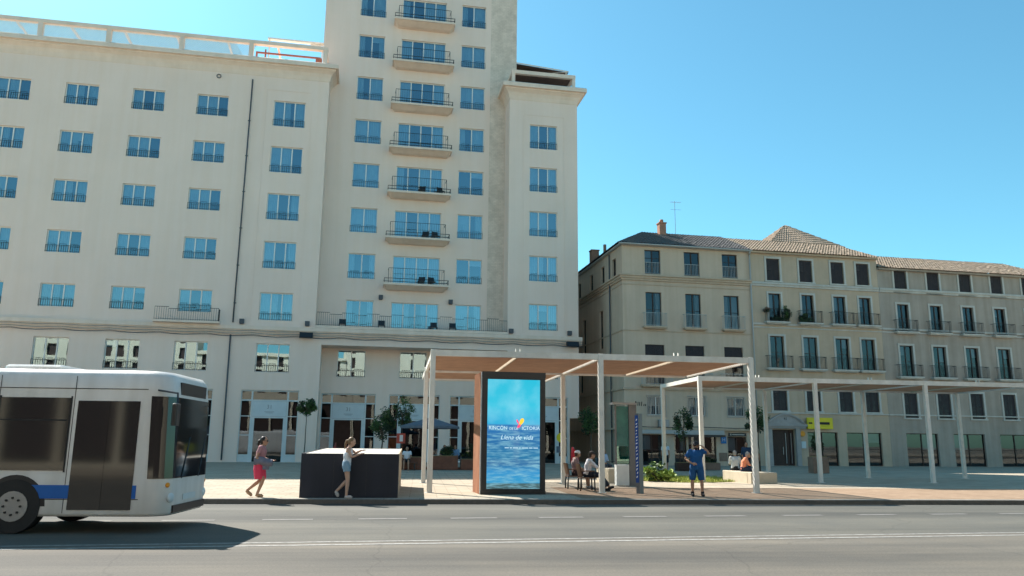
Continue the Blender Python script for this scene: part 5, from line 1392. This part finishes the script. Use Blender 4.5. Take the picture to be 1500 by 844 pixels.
while wx < -1.9:
    b = MB(); b.box(wx, wx+1.25, -.014, -.003, 1.12, 2.45); so_w = b.build('side_window', bg, bo)
    b = MB(); b.box(wx+.03, wx+1.22, -.02, -.0145, 2.02, 2.05); b.box(wx-.03, wx-.001, -.013, -.0025, 1.09, 2.48); b.box(wx+1.251, wx+1.28, -.013, -.0025, 1.09, 2.48); b.build('window_seal', M['black_iron'], so_w); wx += 1.36
for x in [-BL+.45+1.36*k for k in range(8)]:
    b = MB(); b.box(x, x+.012, -.004, -.0015, .36, 2.86); b.build('panel_seam', M['black_metal'], bo)
for z in (.60, 2.62):
    b = MB(); b.box(-BL+.4, -.5, -.005, -.0015, z, z+.014); b.build('panel_seam', M['black_metal'], bo)
b = MB(); b.tube([(-.35,.05,2.62),(.12,-.22,2.55),(.16,-.30,2.35)], .02, 6); b.cbox(.10,.20,-.42,-.22,1.95,2.36,.02); b.build('mirror', M['black_metal'], bus)
for y in (.7, 1.7):
    b = MB(); b.tube([(.02,y,.97),(-.02,y+.42,1.75)], .012, 5); b.tube([(-.01,y+.2,1.2),(-.04,y+.62,2.0)], .014, 5); b.build('wiper', M['black_metal'], bus)
b = MB(); b.box(-.10,-.06,.5,2.05,2.56,2.80); b.build('destination_display', M['black_metal'], bus)
b = MB(); b.cbox(-3.5,-2.4,.6,1.9,2.98,3.12,.04); b.build('roof_vent', bw, bus)
b = MB(); b.cbox(-7.5,-5.0,.5,2.0,2.98,3.2,.06); b.build('roof_vent', bw, bus)
b = MB(); b.box(.004,.012,.9,1.65,.55,.66); b.build('number_plate', M['sign_panel'], bus)
for y in (.2, BWD-.2):
    b = MB(); b.ell((-.06,y,.86),(.04,.07,.05),10,6); b.build('indicator', M['orange_sign'], bus)
for x in (-2.7, -8.7):
    b = MB()
    for k in range(16):
        a0, a1 = math.pi*k/16, math.pi*(k+1)/16
        b.quad((x+.56*math.cos(a0),-.004,.48+.56*math.sin(a0)),(x+.56*math.cos(a1),-.004,.48+.56*math.sin(a1)),(x+.47*math.cos(a1),-.004,.48+.47*math.sin(a1)),(x+.47*math.cos(a0),-.004,.48+.47*math.sin(a0)))
    b.build('wheel_arch', M['black_metal'], bus)
b = MB(); rr_ = bus_ring(.98, -.012)
zs = [(.98,0),(2.5,.06)]
fr_pts = [p for p in bus_ring(1, -.01) if p[0] > -.42]
idx = sorted(fr_pts, key=lambda p: p[1])
for k in range(len(idx)-1):
    a, c = idx[k], idx[k+1]; b.quad((a[0],a[1],.98),(c[0],c[1],.98),(c[0]-.055,c[1],2.5),(a[0]-.055,a[1],2.5))
b.build('windscreen', bg, bus)
for y in (.32, BWD-.32):
    b = MB(); b.ell((-.03,y,.62),(.05,.16,.1),12,8); b.build('headlight', M['sign_panel'], bus)
b = MB(); b.box(-.02,.03,.35,BWD-.35,.34,.48); b.build('bumper', M['black_metal'], bus)
for (x, y) in ((-2.7,.12),(-2.7,BWD-.12),(-8.7,.12),(-8.7,BWD-.12)):
    b = MB(); s_ = -1 if y < 1 else 1
    b.tube([(x,y-.14,.48),(x,y+.14,.48)], .48, 24); wo = b.build('wheel', M['black_iron'], bus)
    for q in range(8):
        nb_ = MB(); a_ = 6.2832*q/8; nb_.tube([(x+.15*math.cos(a_),y+s_*.15,.48+.15*math.sin(a_)),(x+.15*math.cos(a_),y+s_*.175,.48+.15*math.sin(a_))], .022, 6); nb_.build('wheel_nut', M['black_metal'], wo) if y < 1 else None
    b = MB(); b.tube([(x,y+s_*.141,.48),(x,y+s_*.152,.48)], .27, 20); b.build('rim', M['steel_grey'], wo)
b = MB(); b.box(-1.75,-.62,-.013,-.003,.42,2.4); b.box(-1.2,-1.17,-.02,-.0131,.42,2.4); b.build('door', bg, bus)

# ------------------------------------------------------------------ sunlit street front behind the camera (seen in the window panes)
def opposite(label, x0, x1, y, H_, matk, floors):
    h = thing('street_house', label, 'house', (0, y, 0), R(8))
    ops = []; n = int((x1-x0)/3.4)
    for i in range(n):
        c = x0+(i+.5)*(x1-x0)/n
        for k in range(floors): ops.append((c-.65, c+.65, 9.6+k*(H_-9.6)/(floors-1), 9.6+k*(H_-9.6)/(floors-1)+1.9)) if k < floors-1 else None
        ops.append((c-1.55, c+1.55, .2, 8.4))  # tall dark openings, shaped so the shop glass mirrors a dark band
    w = MB(); w.wall(lambda a, d, z: (a, -d, z), x0, x1, 0, H_, ops, .25)
    w.quad((x0,0,0),(x0,-12,0),(x0,-12,H_),(x0,0,H_)); w.quad((x1,-12,0),(x1,0,0),(x1,0,H_),(x1,-12,H_)); w.quad((x0,-12,0),(x1,-12,0),(x1,-12,H_),(x0,-12,H_)); w.quad((x0,0,H_),(x1,0,H_),(x1,-12,H_),(x0,-12,H_))
    w.box(x0, x1, .003, .4, H_-.5, H_-.1)
    w.build('wall', M[matk], h)
    b = MB(); b.box(x0+.2,x1-.2,-.45,-.35,.5,H_-.3); b.build('dark_backing', M['brown_frame'], h)
opposite('tall cream street front mirrored in the shop and window panes', -70, -22, -16, 20.5, 'cream_lit', 5)
opposite('lower cream street front mirrored in the middle window panes', -21.9, 2, -16, 16.5, 'cream_lit', 4)
opposite('pale street front with many windows mirrored at the right', 2.1, 34, -16, 20, 'cream_lit', 5)
opposite('far right street front of the opposite side', 34.1, 80, -16, 18, 'cream_lit', 4)

# ------------------------------------------------------------------ light, sky, camera
SUN = Vector((-.70, .70, 1.0)).normalized()
sl = bpy.data.lights.new('sun', 'SUN'); sl.energy = 4.9; sl.angle = R(.53); sl.color = (1.0, .945, .86)
so2 = bpy.data.objects.new('sun', sl); col.objects.link(so2); so2.rotation_euler = SUN.to_track_quat('Z', 'Y').to_euler(); so2.location = (-30, 30, 60)
wd = bpy.data.worlds.new('World'); scene.world = wd; wd.use_nodes = True
nt = wd.node_tree; bgn = nt.nodes['Background']
sk = nt.nodes.new('ShaderNodeTexSky'); sk.sky_type = 'NISHITA'; sk.sun_disc = False
sk.sun_elevation = math.asin(SUN.z); sk.sun_rotation = math.atan2(SUN.x, SUN.y); sk.altitude = 20; sk.air_density = 1.0; sk.dust_density = .6; sk.ozone_density = 1.2
gm = nt.nodes.new('ShaderNodeMixRGB'); gm.blend_type = 'MULTIPLY'; gm.inputs['Fac'].default_value = 1; gm.inputs['Color2'].default_value = (.325, .61, .59, 1)
nt.links.new(sk.outputs[0], gm.inputs['Color1']); nt.links.new(gm.outputs[0], bgn.inputs['Color']); bgn.inputs['Strength'].default_value = .15
PITCH = math.atan(228/1150.); ROLL = R(.55)
c, s = math.cos(PITCH), math.sin(PITCH); cr, sr = math.cos(ROLL), math.sin(ROLL)
r0 = Vector((1,0,0)); u0 = Vector((0,-s,c)); f0 = Vector((0,c,s))
r2 = r0*cr + u0*sr; u2 = -r0*sr + u0*cr
cam = bpy.data.cameras.new('camera'); cam.sensor_width = 36; cam.lens = 1150/1500*36; cam.clip_end = 6000; cam.clip_start = .1
co = bpy.data.objects.new('camera', cam); col.objects.link(co)
co.matrix_world = Matrix(((r2.x,u2.x,-f0.x,0),(r2.y,u2.y,-f0.y,0),(r2.z,u2.z,-f0.z,CZ),(0,0,0,1)))
scene.camera = co
vs = scene.view_settings; vs.view_transform = 'Standard'; vs.look = 'None'; vs.gamma = 1; vs.exposure = 1.15; vs.use_curve_mapping = False
scene.cycles.max_bounces = 8; scene.cycles.transparent_max_bounces = 12; scene.cycles.use_denoising = True
